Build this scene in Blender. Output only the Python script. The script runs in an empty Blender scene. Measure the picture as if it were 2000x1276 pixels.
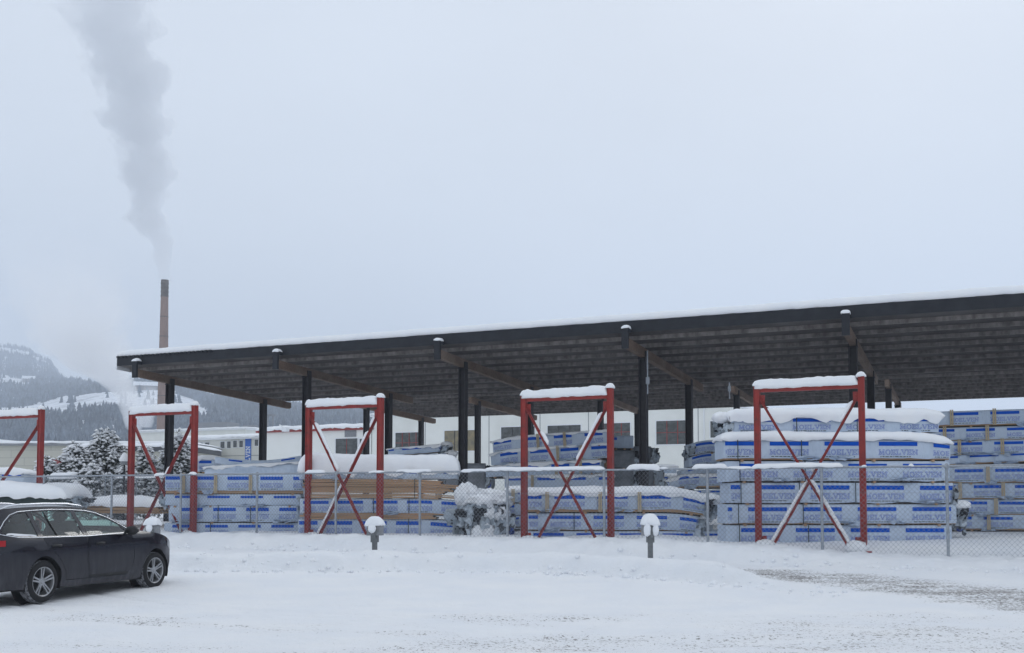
import bpy, math, random
import numpy as np
from math import sin, cos, tan, atan, atan2, radians, pi, sqrt
from mathutils import Vector, Matrix, noise
from mathutils.geometry import delaunay_2d_cdt

SC = bpy.context.scene
COL = SC.collection
random.seed(7)

# ------------------------------------------------------------------ camera
F = 2050.0; CAMH = 1.5; PITCH = radians(3.0); HY = 974.0
CY = HY - F*tan(PITCH)
cam = bpy.data.cameras.new('camera')
cam_o = bpy.data.objects.new('camera', cam); COL.objects.link(cam_o)
cam.sensor_width = 36.0; cam.lens = F/2000*36
cam.shift_y = (CY-638)/2000
cam.clip_end = 9000; cam.clip_start = 0.1
cam_o.location = (0, 0, CAMH); cam_o.rotation_euler = (pi/2+PITCH, 0, 0)
SC.camera = cam_o

# ------------------------------------------------------------------ world, sun, exposure
W = bpy.data.worlds.new('World'); SC.world = W; W.use_nodes = True
SUN_EL, SUN_AZ = radians(33), radians(20)
nt = W.node_tree; nt.nodes.clear()
out = nt.nodes.new('ShaderNodeOutputWorld'); bg = nt.nodes.new('ShaderNodeBackground')
bg.inputs['Strength'].default_value = 0.1
sky = nt.nodes.new('ShaderNodeTexSky'); sky.sky_type = 'NISHITA'; sky.sun_disc = False
sky.sun_elevation = SUN_EL; sky.sun_rotation = SUN_AZ; sky.air_density = 1.2; sky.dust_density = 3
tc = nt.nodes.new('ShaderNodeTexCoord'); sp = nt.nodes.new('ShaderNodeSeparateXYZ')
nt.links.new(tc.outputs['Generated'], sp.inputs[0])
rmp = nt.nodes.new('ShaderNodeValToRGB')                       # cloud deck: pale at the horizon, bluer above
e = rmp.color_ramp.elements
e[0].position = 0.0; e[0].color = (.70, .745, .805, 1)
e[1].position = 1.0; e[1].color = (.755, .81, .875, 1)
x = e.new(.16); x.color = (.70, .755, .82, 1)
x = e.new(.42); x.color = (.74, .795, .87, 1)
nt.links.new(sp.outputs['Z'], rmp.inputs[0])
nz = nt.nodes.new('ShaderNodeTexNoise'); nz.inputs['Scale'].default_value = 1.6; nz.inputs['Detail'].default_value = 5
mp = nt.nodes.new('ShaderNodeMapping'); mp.inputs['Scale'].default_value = (1, 1, 2.2)
nt.links.new(tc.outputs['Generated'], mp.inputs[0]); nt.links.new(mp.outputs[0], nz.inputs['Vector'])
mr = nt.nodes.new('ShaderNodeMapRange'); mr.inputs[1].default_value = .3; mr.inputs[2].default_value = .7
mr.inputs[3].default_value = 8.7; mr.inputs[4].default_value = 9.9
nt.links.new(nz.outputs[0], mr.inputs[0])
vm = nt.nodes.new('ShaderNodeVectorMath'); vm.operation = 'SCALE'
nt.links.new(rmp.outputs[0], vm.inputs[0]); nt.links.new(mr.outputs[0], vm.inputs['Scale'])
mx = nt.nodes.new('ShaderNodeMix'); mx.data_type = 'RGBA'; mx.inputs[0].default_value = 0.975
nt.links.new(sky.outputs[0], mx.inputs[6]); nt.links.new(vm.outputs[0], mx.inputs[7])
nt.links.new(mx.outputs[2], bg.inputs[0]); nt.links.new(bg.outputs[0], out.inputs[0])
sun = bpy.data.lights.new('sun', 'SUN'); sun.energy = 0.9; sun.angle = radians(30); sun.color = (1, .985, .96)
sun_o = bpy.data.objects.new('sun', sun); COL.objects.link(sun_o)
sun_o.rotation_euler = (pi/2-SUN_EL, 0, radians(160))
SC.view_settings.view_transform = 'Standard'; SC.view_settings.look = 'None'
SC.view_settings.exposure = 0.14; SC.view_settings.gamma = 1.0
SC.cycles.volume_bounces = 4; SC.cycles.max_bounces = 8; SC.cycles.transparent_max_bounces = 16
SC.cycles.volume_max_steps = 512; SC.cycles.volume_step_rate = .5

# ------------------------------------------------------------------ geometry of the place
A = radians(23.57)                      # heading of the shed, fence and frames
def ray(px, py):
    xc = (px-1000)/F; yc = -(py-CY)/F
    return Vector((xc, cos(PITCH)-sin(PITCH)*yc, sin(PITCH)+cos(PITCH)*yc))
def P(px, py, Y):
    r = ray(px, py); k = Y/r.y
    return Vector((r.x*k, Y, CAMH+r.z*k))
def ZP(py, Y): return P(1000, py, Y).z
def SN(s, n, z=0): return Vector((s*cos(A)+n*sin(A), -s*sin(A)+n*cos(A), z))
def S_at(px, n): return n*tan(atan((px-1000)/F/1.0014)-A)
def Y_at(px, n): return SN(S_at(px, n), n).y

# ------------------------------------------------------------------ numpy noise
def _h(ix, iy, sd):
    n = (ix*374761393 + iy*668265263 + sd*144665) & 0xffffffff
    n = ((n ^ (n >> 13))*1274126177) & 0xffffffff
    return ((n ^ (n >> 16)) & 0xffff)/65535.0
def vn(x, y, sd=0):
    x = np.asarray(x, float); y = np.asarray(y, float)
    ix = np.floor(x).astype(np.int64); iy = np.floor(y).astype(np.int64)
    fx = x-ix; fy = y-iy; fx = fx*fx*(3-2*fx); fy = fy*fy*(3-2*fy)
    a = _h(ix, iy, sd); b = _h(ix+1, iy, sd); c = _h(ix, iy+1, sd); d = _h(ix+1, iy+1, sd)
    return (a*(1-fx)+b*fx)*(1-fy)+(c*(1-fx)+d*fx)*fy
def fbm(x, y, sd=0, o=4):
    t = 0; a = .5
    for k in range(o): t = t+a*vn(x*2**k+k*17.3, y*2**k+k*9.1, sd+k); a *= .5
    return t/(1-.5**o)
def ss(x, a, b):
    t = np.clip((np.asarray(x, float)-a)/(b-a), 0, 1); return t*t*(3-2*t)

# ------------------------------------------------------------------ materials
def mat(name, col, rough=.8, metal=0, spec=.3, **k):
    m = bpy.data.materials.new(name); m.use_nodes = True
    b = m.node_tree.nodes['Principled BSDF']
    b.inputs['Base Color'].default_value = (*col, 1); b.inputs['Roughness'].default_value = rough
    b.inputs['Metallic'].default_value = metal; b.inputs['Specular IOR Level'].default_value = spec
    m['b'] = 1
    return m
def N(m, t): return m.node_tree.nodes.new(t)
def Lk(m, a, b): m.node_tree.links.new(a, b)
def B(m): return m.node_tree.nodes['Principled BSDF']
def coords(m, sc=(1, 1, 1)):
    t = N(m, 'ShaderNodeTexCoord'); p = N(m, 'ShaderNodeMapping'); p.inputs['Scale'].default_value = sc
    Lk(m, t.outputs['Object'], p.inputs[0]); return p.outputs[0]
def noise_n(m, vec, scale, detail=4, rough=.55):
    n = N(m, 'ShaderNodeTexNoise'); n.inputs['Scale'].default_value = scale
    n.inputs['Detail'].default_value = detail; n.inputs['Roughness'].default_value = rough
    Lk(m, vec, n.inputs['Vector']); return n.outputs[0]
def rng(m, v, a, b, c, d):
    r = N(m, 'ShaderNodeMapRange'); Lk(m, v, r.inputs[0])
    for i, x in enumerate((a, b, c, d)): r.inputs[i+1].default_value = x
    return r.outputs[0]
def mixc(m, f, a, b):
    x = N(m, 'ShaderNodeMix'); x.data_type = 'RGBA'
    if isinstance(f, float): x.inputs[0].default_value = f
    else: Lk(m, f, x.inputs[0])
    for s, i in ((a, 6), (b, 7)):
        if isinstance(s, tuple): x.inputs[i].default_value = (*s, 1)
        else: Lk(m, s, x.inputs[i])
    return x.outputs[2]
def bump(m, h, st=.3, d=.02):
    b = N(m, 'ShaderNodeBump'); b.inputs['Strength'].default_value = st; b.inputs['Distance'].default_value = d
    Lk(m, h, b.inputs['Height']); Lk(m, b.outputs[0], B(m).inputs['Normal'])
def math_n(m, op, a, b=None):
    x = N(m, 'ShaderNodeMath'); x.operation = op
    for i, s in enumerate((a, b)):
        if s is None: continue
        if isinstance(s, (int, float)): x.inputs[i].default_value = s
        else: Lk(m, s, x.inputs[i])
    return x.outputs[0]
def mottled(name, c1, c2, scale=3, rough=.8, sc=(1, 1, 1), bs=0, **k):
    m = mat(name, c1, rough, **k); v = coords(m, sc); n = noise_n(m, v, scale, 6)
    Lk(m, mixc(m, rng(m, n, .35, .65, 0, 1), c1, c2), B(m).inputs['Base Color'])
    if bs: bump(m, n, bs, .02)
    return m
M = {}
m = M['snow'] = mat('snow', (.86, .88, .91), .75, spec=.15)
v = coords(m); n = noise_n(m, v, 14, 8, .6); bump(m, n, .35, .03)
n2 = noise_n(m, v, 2.0, 5)
Lk(m, mixc(m, rng(m, n2, .3, .7, 0, 1), (.83, .855, .90), (.89, .90, .915)), B(m).inputs['Base Color'])
# ground snow with grit trodden and spread into it (a mask stored on the mesh)
m = M['ground'] = mat('ground_snow', (.86, .88, .91), .8, spec=.12)
v = coords(m); at = N(m, 'ShaderNodeAttribute'); at.attribute_name = 'grit'
vs = coords(m, (1, 1.1, 1))
sp1 = noise_n(m, vs, 20, 3, .6); pat = noise_n(m, coords(m, (.8, 1.6, 1)), 1.2, 5, .7); fine = noise_n(m, vs, 48, 2, .5)
g = math_n(m, 'MULTIPLY', at.outputs['Fac'], rng(m, pat, .30, .66, .6, 1.12))
thr = math_n(m, 'SUBTRACT', .74, math_n(m, 'MULTIPLY', g, .21))
spk = math_n(m, 'ADD', math_n(m, 'MULTIPLY', sp1, .7), math_n(m, 'MULTIPLY', fine, .3))
msk = rng(m, math_n(m, 'SUBTRACT', spk, thr), 0.0, .035, 0, .85)
film = math_n(m, 'MULTIPLY', math_n(m, 'MULTIPLY', g, g), rng(m, noise_n(m, coords(m, (.8, 2.6, 1)), 3, 7, .75), .36, .70, .02, .17))
big = noise_n(m, v, .9, 5)
base = mixc(m, rng(m, big, .3, .7, 0, 1), (.82, .845, .885), (.88, .89, .905))
c1 = mixc(m, film, base, (.40, .37, .36)); c2 = mixc(m, msk, c1, (.20, .185, .175))
Lk(m, c2, B(m).inputs['Base Color'])
hb = math_n(m, 'ADD', math_n(m, 'MULTIPLY', noise_n(m, coords(m, (1, 1.8, 1)), 6, 8, .7), 1.0), math_n(m, 'MULTIPLY', noise_n(m, v, 40, 3), .3))
bump(m, hb, .8, .05)
M['red'] = mottled('red_paint', (.31, .036, .030), (.22, .030, .028), 3, .5, bs=.1)
m = M['red']; n3_ = noise_n(m, coords(m, (2, 2, 1)), 6, 8, .7); bc = B(m).inputs['Base Color']; src = bc.links[0].from_socket
Lk(m, mixc(m, rng(m, n3_, .56, .68, 0, .8), src, (.10, .04, .03)), bc)
M['galv'] = mottled('galvanised_steel', (.36, .39, .43), (.25, .28, .32), 20, .5, metal=.2)
M['wire'] = mat('fence_wire', (.26, .29, .33), .5, metal=.2)
M['column'] = mottled('dark_steel_column', (.018, .017, .022), (.03, .028, .032), 6, .6)
M['fascia'] = mottled('dark_roof_edge', (.012, .014, .020), (.020, .023, .030), 4, .55)
m = M['beam'] = mat('glulam_beam', (.15, .09, .06), .8)
n = noise_n(m, coords(m, (.6, 8, 8)), 2.5, 8, .7); w = noise_n(m, coords(m), .9, 4)
cc = mixc(m, rng(m, n, .3, .7, 0, 1), (.20, .135, .10), (.10, .07, .052))
Lk(m, mixc(m, rng(m, w, .45, .75, 0, .6), cc, (.26, .22, .19)), B(m).inputs['Base Color'])
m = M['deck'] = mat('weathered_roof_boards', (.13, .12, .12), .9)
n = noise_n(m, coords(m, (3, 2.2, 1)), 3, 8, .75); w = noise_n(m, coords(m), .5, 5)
cc = mixc(m, rng(m, n, .35, .65, 0, 1), (.085, .075, .072), (.035, .03, .029))  # boards kept dark: shade between the purlins put into their colour
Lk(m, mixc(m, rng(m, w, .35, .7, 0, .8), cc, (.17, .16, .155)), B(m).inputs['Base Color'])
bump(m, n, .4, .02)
M['purlin'] = mottled('purlin_wood', (.25, .23, .22), (.13, .115, .11), 3, .85, sc=(2, 1, 1))  # paler than the deck: lighter front faces put into the colour
m = M['wrap'] = mat('grey_plastic_wrap', (.38, .43, .48), .5, spec=.25)
v = coords(m); n = noise_n(m, v, 1.7, 6, .6); n2 = noise_n(m, coords(m, (5, 5, 1.6)), 2.2, 6, .7)
Lk(m, mixc(m, rng(m, n, .3, .7, 0, 1), (.49, .59, .73), (.60, .69, .82)), B(m).inputs['Base Color'])
bump(m, n2, .95, .06)
M['print'] = mottled('blue_print', (.002, .075, .46), (.004, .095, .54), 6, .7, spec=.1)
M['light'] = mat('pale_print_fill', (.72, .79, .88), .5)
m = M['torn'] = mat('torn_plastic', (.16, .18, .20), .4)
n = noise_n(m, coords(m), 1.9, 3, .5)
r = N(m, 'ShaderNodeValToRGB'); r.color_ramp.interpolation = 'CONSTANT'
el = r.color_ramp.elements; el[0].color = (.02, .022, .028, 1); el[1].position = .43; el[1].color = (.30, .34, .38, 1)
for p_, c_ in ((.49, (.46, .52, .58)), (.60, (.10, .11, .12)), (.67, (.03, .07, .3))): q = el.new(p_); q.color = (*c_, 1)
Lk(m, n, r.inputs[0]); Lk(m, r.outputs[0], B(m).inputs['Base Color'])
m = M['greywrap'] = mat('dull_grey_tarpaulin', (.13, .145, .16), .5)
n = noise_n(m, coords(m), 3, 5)
Lk(m, mixc(m, rng(m, n, .3, .7, 0, 1), (.12, .13, .145), (.27, .29, .32)), B(m).inputs['Base Color'])
m = M['timber'] = mat('sawn_timber', (.42, .28, .17), .8)
wv = noise_n(m, coords(m, (.25, 1, 14)), 5, 5, .7); pa = noise_n(m, coords(m), 1.5, 3)
cc = mixc(m, rng(m, wv, .35, .65, 0, 1), (.52, .36, .22), (.32, .20, .115))
Lk(m, mixc(m, rng(m, pa, .4, .7, 0, .7), cc, (.46, .26, .15)), B(m).inputs['Base Color'])
M['gap_dark'] = mottled('dark_gap_fill', (.05, .04, .035), (.08, .065, .05), 5, .9)  # shade of the gaps between packs put into the colour
M['batten'] = mottled('pale_batten', (.52, .44, .32), (.42, .34, .23), 7, .8)
M['strap'] = mat('dark_strap', (.02, .035, .035), .5)
M['black'] = mat('black_void', (.012, .012, .014), .8)
def wall_mat(name, col, col2, lines=3.0, st=.25):
    m = mat(name, col, .7)
    n = noise_n(m, coords(m), .6, 5)
    Lk(m, mixc(m, rng(m, n, .3, .7, 0, 1), col, col2), B(m).inputs['Base Color'])
    w = N(m, 'ShaderNodeTexWave'); w.inputs['Scale'].default_value = lines; w.bands_direction = 'X'
    Lk(m, coords(m), w.inputs[0]); bump(m, w.outputs['Fac'], st, .04)
    return m
M['white_wall'] = wall_mat('white_sheet_wall', (.76, .77, .74), (.80, .81, .79), 2.2)
M['plain_wall'] = mottled('white_rendered_wall', (.70, .71, .675), (.79, .80, .77), .35, .8)
M['beige_wall'] = wall_mat('beige_sheet_wall', (.64, .64, .59), (.70, .70, .66), 2.5)
m = M['block'] = mat('block_wall', (.5, .49, .43), .85)
bk = N(m, 'ShaderNodeTexBrick'); bk.inputs['Scale'].default_value = .9
bk.inputs['Color1'].default_value = (.50, .49, .42, 1); bk.inputs['Color2'].default_value = (.54, .53, .47, 1); bk.inputs['Mortar'].default_value = (.40, .39, .35, 1)
bk.inputs['Mortar Size'].default_value = .03; bk.inputs['Brick Width'].default_value = 2.5; bk.inputs['Row Height'].default_value = .75
t_ = N(m, 'ShaderNodeTexCoord'); p_ = N(m, 'ShaderNodeMapping'); p_.inputs['Rotation'].default_value = (pi/2, 0, 0)
Lk(m, t_.outputs['Object'], p_.inputs[0]); Lk(m, p_.outputs[0], bk.inputs['Vector']); Lk(m, bk.outputs[0], B(m).inputs['Base Color'])
m = M['glass'] = mat('dark_window_glass', (.05, .055, .06), .12, spec=.6)
n = noise_n(m, coords(m, (1.2, 1, 2)), 1.4, 5, .7)
Lk(m, mixc(m, rng(m, n, .42, .62, 0, 1), (.025, .03, .032), (.075, .085, .085)), B(m).inputs['Base Color'])
M['warmglass'] = mottled('window_with_painted_glow', (.24, .19, .10), (.12, .11, .08), 1.5, .15, spec=.6)  # brownish glow of a lit room put into the pane colour
M['banner'] = mottled('banner_blue', (.01, .12, .52), (.012, .10, .45), 2, .5)
M['white'] = mat('white_paint', (.75, .77, .8), .5)
m = M['brick'] = mat('chimney_brick', (.3, .2, .16), .9)
n = noise_n(m, coords(m, (1, 1, .5)), .5, 8, .7)
Lk(m, mixc(m, rng(m, n, .3, .7, 0, 1), (.30, .21, .175), (.19, .135, .115)), B(m).inputs['Base Color'])
M['crown'] = mottled('sooty_brick', (.10, .085, .08), (.16, .14, .13), 1, .9)
M['darkroof'] = mottled('dark_roof', (.04, .045, .055), (.06, .065, .07), 2, .7)
m = M['needle'] = mat('pine_needles', (.035, .05, .035), .7)
n = noise_n(m, coords(m), 1.5, 4)
Lk(m, mixc(m, rng(m, n, .3, .7, 0, 1), (.018, .026, .022), (.065, .08, .065)), B(m).inputs['Base Color'])
M['bark'] = mottled('bark', (.07, .05, .04), (.04, .03, .025), 8, .9)
m = M['forest'] = mat('frosted_conifers', (.06, .08, .07), .9)
n = noise_n(m, coords(m), .012, 4); n2 = noise_n(m, coords(m), .14, 4, .7)
f1 = rng(m, math_n(m, 'ADD', math_n(m, 'MULTIPLY', n, .6), math_n(m, 'MULTIPLY', n2, .6)), .55, .80, 0.0, .55)
Lk(m, mixc(m, f1, (.014, .026, .042), (.34, .41, .52)), B(m).inputs['Base Color'])
m = M['hill'] = mat('snowy_hillside', (.8, .82, .86), .85)
n = noise_n(m, coords(m), .05, 8, .75)
Lk(m, mixc(m, rng(m, n, .48, .66, 0, .75), (.80, .82, .86), (.16, .17, .19)), B(m).inputs['Base Color'])
# car
m = M['paint'] = mat('dark_car_paint', (.016, .016, .022), .28, spec=.25)
B(m).inputs['Coat Weight'].default_value = .4; B(m).inputs['Coat Roughness'].default_value = .08
t_ = N(m, 'ShaderNodeTexCoord'); sx = N(m, 'ShaderNodeSeparateXYZ'); Lk(m, t_.outputs['Object'], sx.inputs[0])
n = noise_n(m, coords(m, (5, 5, .9)), 2.5, 7, .65)
hgt = rng(m, sx.outputs[2], .25, .80, 1.0, 0.0)                 # road salt thrown up from the wheels
d = math_n(m, 'MULTIPLY', hgt, rng(m, n, .25, .7, .15, 1)); d = math_n(m, 'MULTIPLY', d, .72)
Lk(m, mixc(m, d, (.007, .007, .014), (.125, .125, .135)), B(m).inputs['Base Color'])
Lk(m, rng(m, d, 0, .4, .25, .75), B(m).inputs['Roughness'])
Lk(m, rng(m, d, 0, .25, .45, .0), B(m).inputs['Coat Weight'])
M['trim'] = mat('chrome_trim', (.72, .74, .77), .2, metal=.9)
M['plast'] = mottled('black_plastic', (.018, .018, .02), (.03, .03, .032), 8, .6)
m = M['rubber'] = mat('snowy_tyre', (.02, .02, .022), .85)
n = noise_n(m, coords(m), 22, 4)
M['rubber'] = m
M['tread'] = mottled('snow_packed_tread', (.03, .03, .032), (.35, .36, .39), 24, .9)
M['rim'] = mottled('alloy_rim', (.42, .43, .45), (.28, .285, .30), 9, .4, metal=.6)
M['seat'] = mat('car_seat_cloth', (.03, .032, .035), .9)
M['lampred'] = mat('red_lamp_lens', (.35, .01, .015), .2)
M['lens'] = mat('clear_lamp_lens', (.10, .11, .13), .08, spec=.8)
m = bpy.data.materials.new('tinted_car_glass'); m.use_nodes = True; M['carglass'] = m
q = m.node_tree; q.nodes.clear(); o_ = q.nodes.new('ShaderNodeOutputMaterial'); ms = q.nodes.new('ShaderNodeMixShader')
tr = q.nodes.new('ShaderNodeBsdfTransparent'); tr.inputs[0].default_value = (.70, .90, .84, 1)
gl = q.nodes.new('ShaderNodeBsdfGlossy'); gl.inputs['Roughness'].default_value = .03
lw = q.nodes.new('ShaderNodeLayerWeight'); lw.inputs[0].default_value = .5; fr = q.nodes.new('ShaderNodeMapRange'); fr.inputs[3].default_value = .05; fr.inputs[4].default_value = .35; fr.inputs[1].default_value = .2; q.links.new(lw.outputs['Facing'], fr.inputs[0])
q.links.new(fr.outputs[0], ms.inputs[0]); q.links.new(tr.outputs[0], ms.inputs[1]); q.links.new(gl.outputs[0], ms.inputs[2]); q.links.new(ms.outputs[0], o_.inputs[0])
M['greybox'] = mottled('grey_plastic_box', (.20, .21, .225), (.28, .29, .31), 12, .6)
M['greypost'] = mottled('grey_steel_post', (.12, .13, .14), (.18, .19, .20), 14, .6)

# ------------------------------------------------------------------ mesh helpers
class MB:
    def __init__(s): s.v = []; s.f = []; s.m = []
    def add(s, vs, fs, mt=0):
        k = len(s.v); s.v += [tuple(x) for x in vs]
        s.f += [tuple(i+k for i in f) for f in fs]
        s.m += ([mt]*len(fs) if isinstance(mt, int) else list(mt))
    def box(s, x0, x1, y0, y1, z0, z1, mt=0, T=None):
        vs = [Vector((x, y, z)) for z in (z0, z1) for y in (y0, y1) for x in (x0, x1)]
        if T: vs = [T @ q for q in vs]
        s.add(vs, [(0, 2, 3, 1), (4, 5, 7, 6), (0, 1, 5, 4), (2, 6, 7, 3), (0, 4, 6, 2), (1, 3, 7, 5)], mt)
    def bar(s, p0, p1, w, h, mt=0, up=Vector((0, 0, 1))):
        p0, p1 = Vector(p0), Vector(p1); d = (p1-p0).normalized()
        if abs(d.dot(up)) > .98: up = SN(0, 1)
        a = d.cross(up).normalized(); b = a.cross(d)
        vs = [p+a*i*w/2+b*j*h/2 for p in (p0, p1) for i, j in ((-1, -1), (1, -1), (1, 1), (-1, 1))]
        s.add(vs, [(0, 3, 2, 1), (4, 5, 6, 7), (0, 1, 5, 4), (1, 2, 6, 5), (2, 3, 7, 6), (3, 0, 4, 7)], mt)
    def tube(s, pts, r, n=8, mt=0, caps=True):
        pts = [Vector(p) for p in pts]; k = len(pts); rs = r if isinstance(r, (list, tuple)) else [r]*k
        vs = []; fs = []
        for i, p in enumerate(pts):
            d = (pts[min(i+1, k-1)]-pts[max(i-1, 0)]).normalized()
            up = Vector((0, 0, 1)) if abs(d.z) < .9 else Vector((1, 0, 0))
            a = d.cross(up).normalized(); b = a.cross(d)
            vs += [p+(a*cos(2*pi*j/n)+b*sin(2*pi*j/n))*rs[i] for j in range(n)]
        for i in range(k-1):
            for j in range(n): fs.append((i*n+j, i*n+(j+1) % n, (i+1)*n+(j+1) % n, (i+1)*n+j))
        if caps: fs += [tuple(range(n))[::-1], tuple((k-1)*n+j for j in range(n))]
        s.add(vs, fs, mt)
    def grid(s, fn, nu, nv, mt=0):
        vs = [fn(i/nu, j/nv) for i in range(nu+1) for j in range(nv+1)]
        s.add(vs, [(i*(nv+1)+j, (i+1)*(nv+1)+j, (i+1)*(nv+1)+j+1, i*(nv+1)+j+1) for i in range(nu) for j in range(nv)], mt)
    def lathe(s, prof, n=24, mt=0, T=None):
        vs = [Vector((r*cos(2*pi*j/n), r*sin(2*pi*j/n), z)) for r, z in prof for j in range(n)]
        if T: vs = [T @ q for q in vs]
        s.add(vs, [(i*n+j, i*n+(j+1) % n, (i+1)*n+(j+1) % n, (i+1)*n+j) for i in range(len(prof)-1) for j in range(n)], mt)
    def build(s, name, mats, parent=None, smooth=False, T=None, loc=None):
        me = bpy.data.meshes.new(name)
        me.from_pydata(s.v, [], s.f)
        for q in (mats if isinstance(mats, (list, tuple)) else [mats]): me.materials.append(M[q] if isinstance(q, str) else q)
        me.polygons.foreach_set('material_index', s.m)
        if smooth is not False: me.polygons.foreach_set('use_smooth', [True]*len(s.f))
        me.update()
        o = bpy.data.objects.new(name, me); COL.objects.link(o)
        if loc is not None: o.location = loc
        if parent: o.parent = parent
        return o
def np_mesh(name, verts, tris, mats, parent=None, midx=None, smooth=False):
    me = bpy.data.meshes.new(name); nf = len(tris); k = tris.shape[1]
    me.vertices.add(len(verts)); me.vertices.foreach_set('co', verts.astype(np.float32).ravel())
    me.loops.add(nf*k); me.loops.foreach_set('vertex_index', tris.astype(np.int32).ravel())
    me.polygons.add(nf); me.polygons.foreach_set('loop_start', np.arange(0, nf*k, k, dtype=np.int32))
    me.polygons.foreach_set('loop_total', np.full(nf, k, dtype=np.int32))
    for q in mats: me.materials.append(M[q])
    if midx is not None: me.polygons.foreach_set('material_index', midx.astype(np.int32))
    if smooth: me.polygons.foreach_set('use_smooth', [True]*nf)
    me.update(calc_edges=True)
    o = bpy.data.objects.new(name, me); COL.objects.link(o)
    if parent: o.parent = parent
    return o
def tag(o, label=None, cat=None, group=None, kind=None):
    for k, v_ in (('label', label), ('category', cat), ('group', group), ('kind', kind)):
        if v_: o[k] = v_
    return o
def empty(name, loc, rz=0, label=None, cat=None, group=None):
    o = bpy.data.objects.new(name, None); COL.objects.link(o); o.location = loc; o.rotation_euler = (0, 0, rz)
    o.empty_display_size = .2
    return tag(o, label, cat, group)
def nz3(x, y, z): return noise.noise(Vector((x, y, z)))

def snow_bar(mb, p0, p1, w, h, over=.02, seed=0, rnd=.25, step=.07, side=None):
    """rounded ridge of snow lying along a bar from p0 to p1 (points on its top face)"""
    p0, p1 = Vector(p0), Vector(p1); d = p1-p0; L = d.length; d.normalize()
    up = Vector((0, 0, 1)); a = d.cross(up).normalized(); b = a.cross(d) if side is None else side
    k = max(4, int(L/step)); m_ = 10; vs = []; fs = []
    for i in range(k+1):
        t = i/k; q = min(t*L, (1-t)*L); en = sqrt(max(0, 1-(1-min(1, q/rnd))**2))
        hh = h*(.25+.75*en)*(1+.22*nz3(t*L*1.3, seed, 2)+.10*nz3(t*L*4, seed, 5)); ww = (w/2+over*(1+1.2*nz3(t*L*2.3, seed, 9)))*(.75+.25*en)
        hh *= 1+.10*nz3(t*L*9, seed, 6); dr = .012+.05*max(0, nz3(t*L*2.7, seed, 19))+.02*nz3(t*L*8, seed, 3)
        for j in range(m_+1):
            th = pi*j/m_; cx = cos(th); cz = sin(th)
            xx = (abs(cx)**.6)*(1 if cx > 0 else -1)
            vs.append(p0+d*(t*L)+a*ww*xx+b*(hh*cz**.75-dr*(1-cz)))
    for i in range(k):
        for j in range(m_): fs.append((i*(m_+1)+j, (i+1)*(m_+1)+j, (i+1)*(m_+1)+j+1, i*(m_+1)+j+1))
    fs += [tuple(range(m_+1)), tuple(k*(m_+1)+j for j in range(m_, -1, -1))]
    for i in range(k): fs.append((i*(m_+1)+m_, (i+1)*(m_+1)+m_, (i+1)*(m_+1), i*(m_+1)))
    mb.add(vs, fs)
def snow_dome(mb, x0, x1, y0, y1, zf, th, over=.05, drop=.07, seed=0, nu=40, nv=12, pw=5, lump=.25):
    """cushion of snow over a rectangle; zf(x,y) is the supporting surface"""
    us = [sin(pi/2*(2*i/nu-1)) for i in range(nu+1)]; vs_ = [sin(pi/2*(2*j/nv-1)) for j in range(nv+1)]
    vs = []; cx, cy = (x0+x1)/2, (y0+y1)/2; hx, hy = (x1-x0)/2, (y1-y0)/2
    def pt(u, v, rim=False):
        x = cx+u*(hx+over); y = cy+v*(hy+over)
        e_ = (max(0, 1-abs(u)**(pw*max(1, hx/hy)))**.45)*(max(0, 1-abs(v)**pw)**.45)
        nn = 1+lump*nz3(x*.9+seed, y*1.2, seed*1.7)+.3*lump*nz3(x*3.1, y*3.3+seed, 4)
        z = zf(x, y)+th*e_*nn
        if rim:
            z = zf(x, y)-drop*(1+1.4*nz3(x*2.6+seed, y*2.6, 7.3)+.6*nz3(x*7+seed, y*7, 2)); x -= u*over*.55*(abs(u) > .99); y -= v*over*.55*(abs(v) > .99)
        z += .016*nz3(x*7, y*7, seed+8)+.008*nz3(x*15, y*15, seed); jx = .03*nz3(x*5, y*5, seed+3); return Vector((x+jx, y+jx, z))
    idx = {}
    for i, u in enumerate(us):
        for j, v in enumerate(vs_): idx[i, j] = len(vs); vs.append(pt(u, v))
    fs = [(idx[i, j], idx[i+1, j], idx[i+1, j+1], idx[i, j+1]) for i in range(nu) for j in range(nv)]
    loop = [(i, 0) for i in range(nu)]+[(nu, j) for j in range(nv)]+[(i, nv) for i in range(nu, 0, -1)]+[(0, j) for j in range(nv, 0, -1)]
    low = []
    for (i, j) in loop: low.append(len(vs)); vs.append(pt(us[i], vs_[j], True))
    for k in range(len(loop)):
        a, b = idx[loop[k]], idx[loop[(k+1) % len(loop)]]; fs.append((b, a, low[k], low[(k+1) % len(loop)]))
    mb.add(vs, fs)
def crumple(mb, c, r, seed, n=10, spiky=.55, squash=(1, 1, 1), mt=0):
    """crumpled ball of torn sheeting"""
    c = Vector(c); k = len(mb.v); nu, nv = n*2, n; vs = []; fs = []
    for i in range(nv+1):
        for j in range(nu):
            th = pi*i/nv; ph = 2*pi*j/nu; d = Vector((sin(th)*cos(ph), sin(th)*sin(ph), cos(th)))
            f_ = 1+spiky*noise.ridged_multi_fractal(d*2.1+Vector((seed, 0, 0)), 1, 2, 3, 1, 2)*.5-spiky*.6+.25*nz3(d.x*6+seed, d.y*6, d.z*6)
            vs.append(c+Vector((d.x*squash[0], d.y*squash[1], d.z*squash[2]))*r*f_)
    for i in range(nv):
        for j in range(nu): fs.append((i*nu+j, i*nu+(j+1) % nu, (i+1)*nu+(j+1) % nu, (i+1)*nu+j))
    mb.add(vs, fs, mt)

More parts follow.
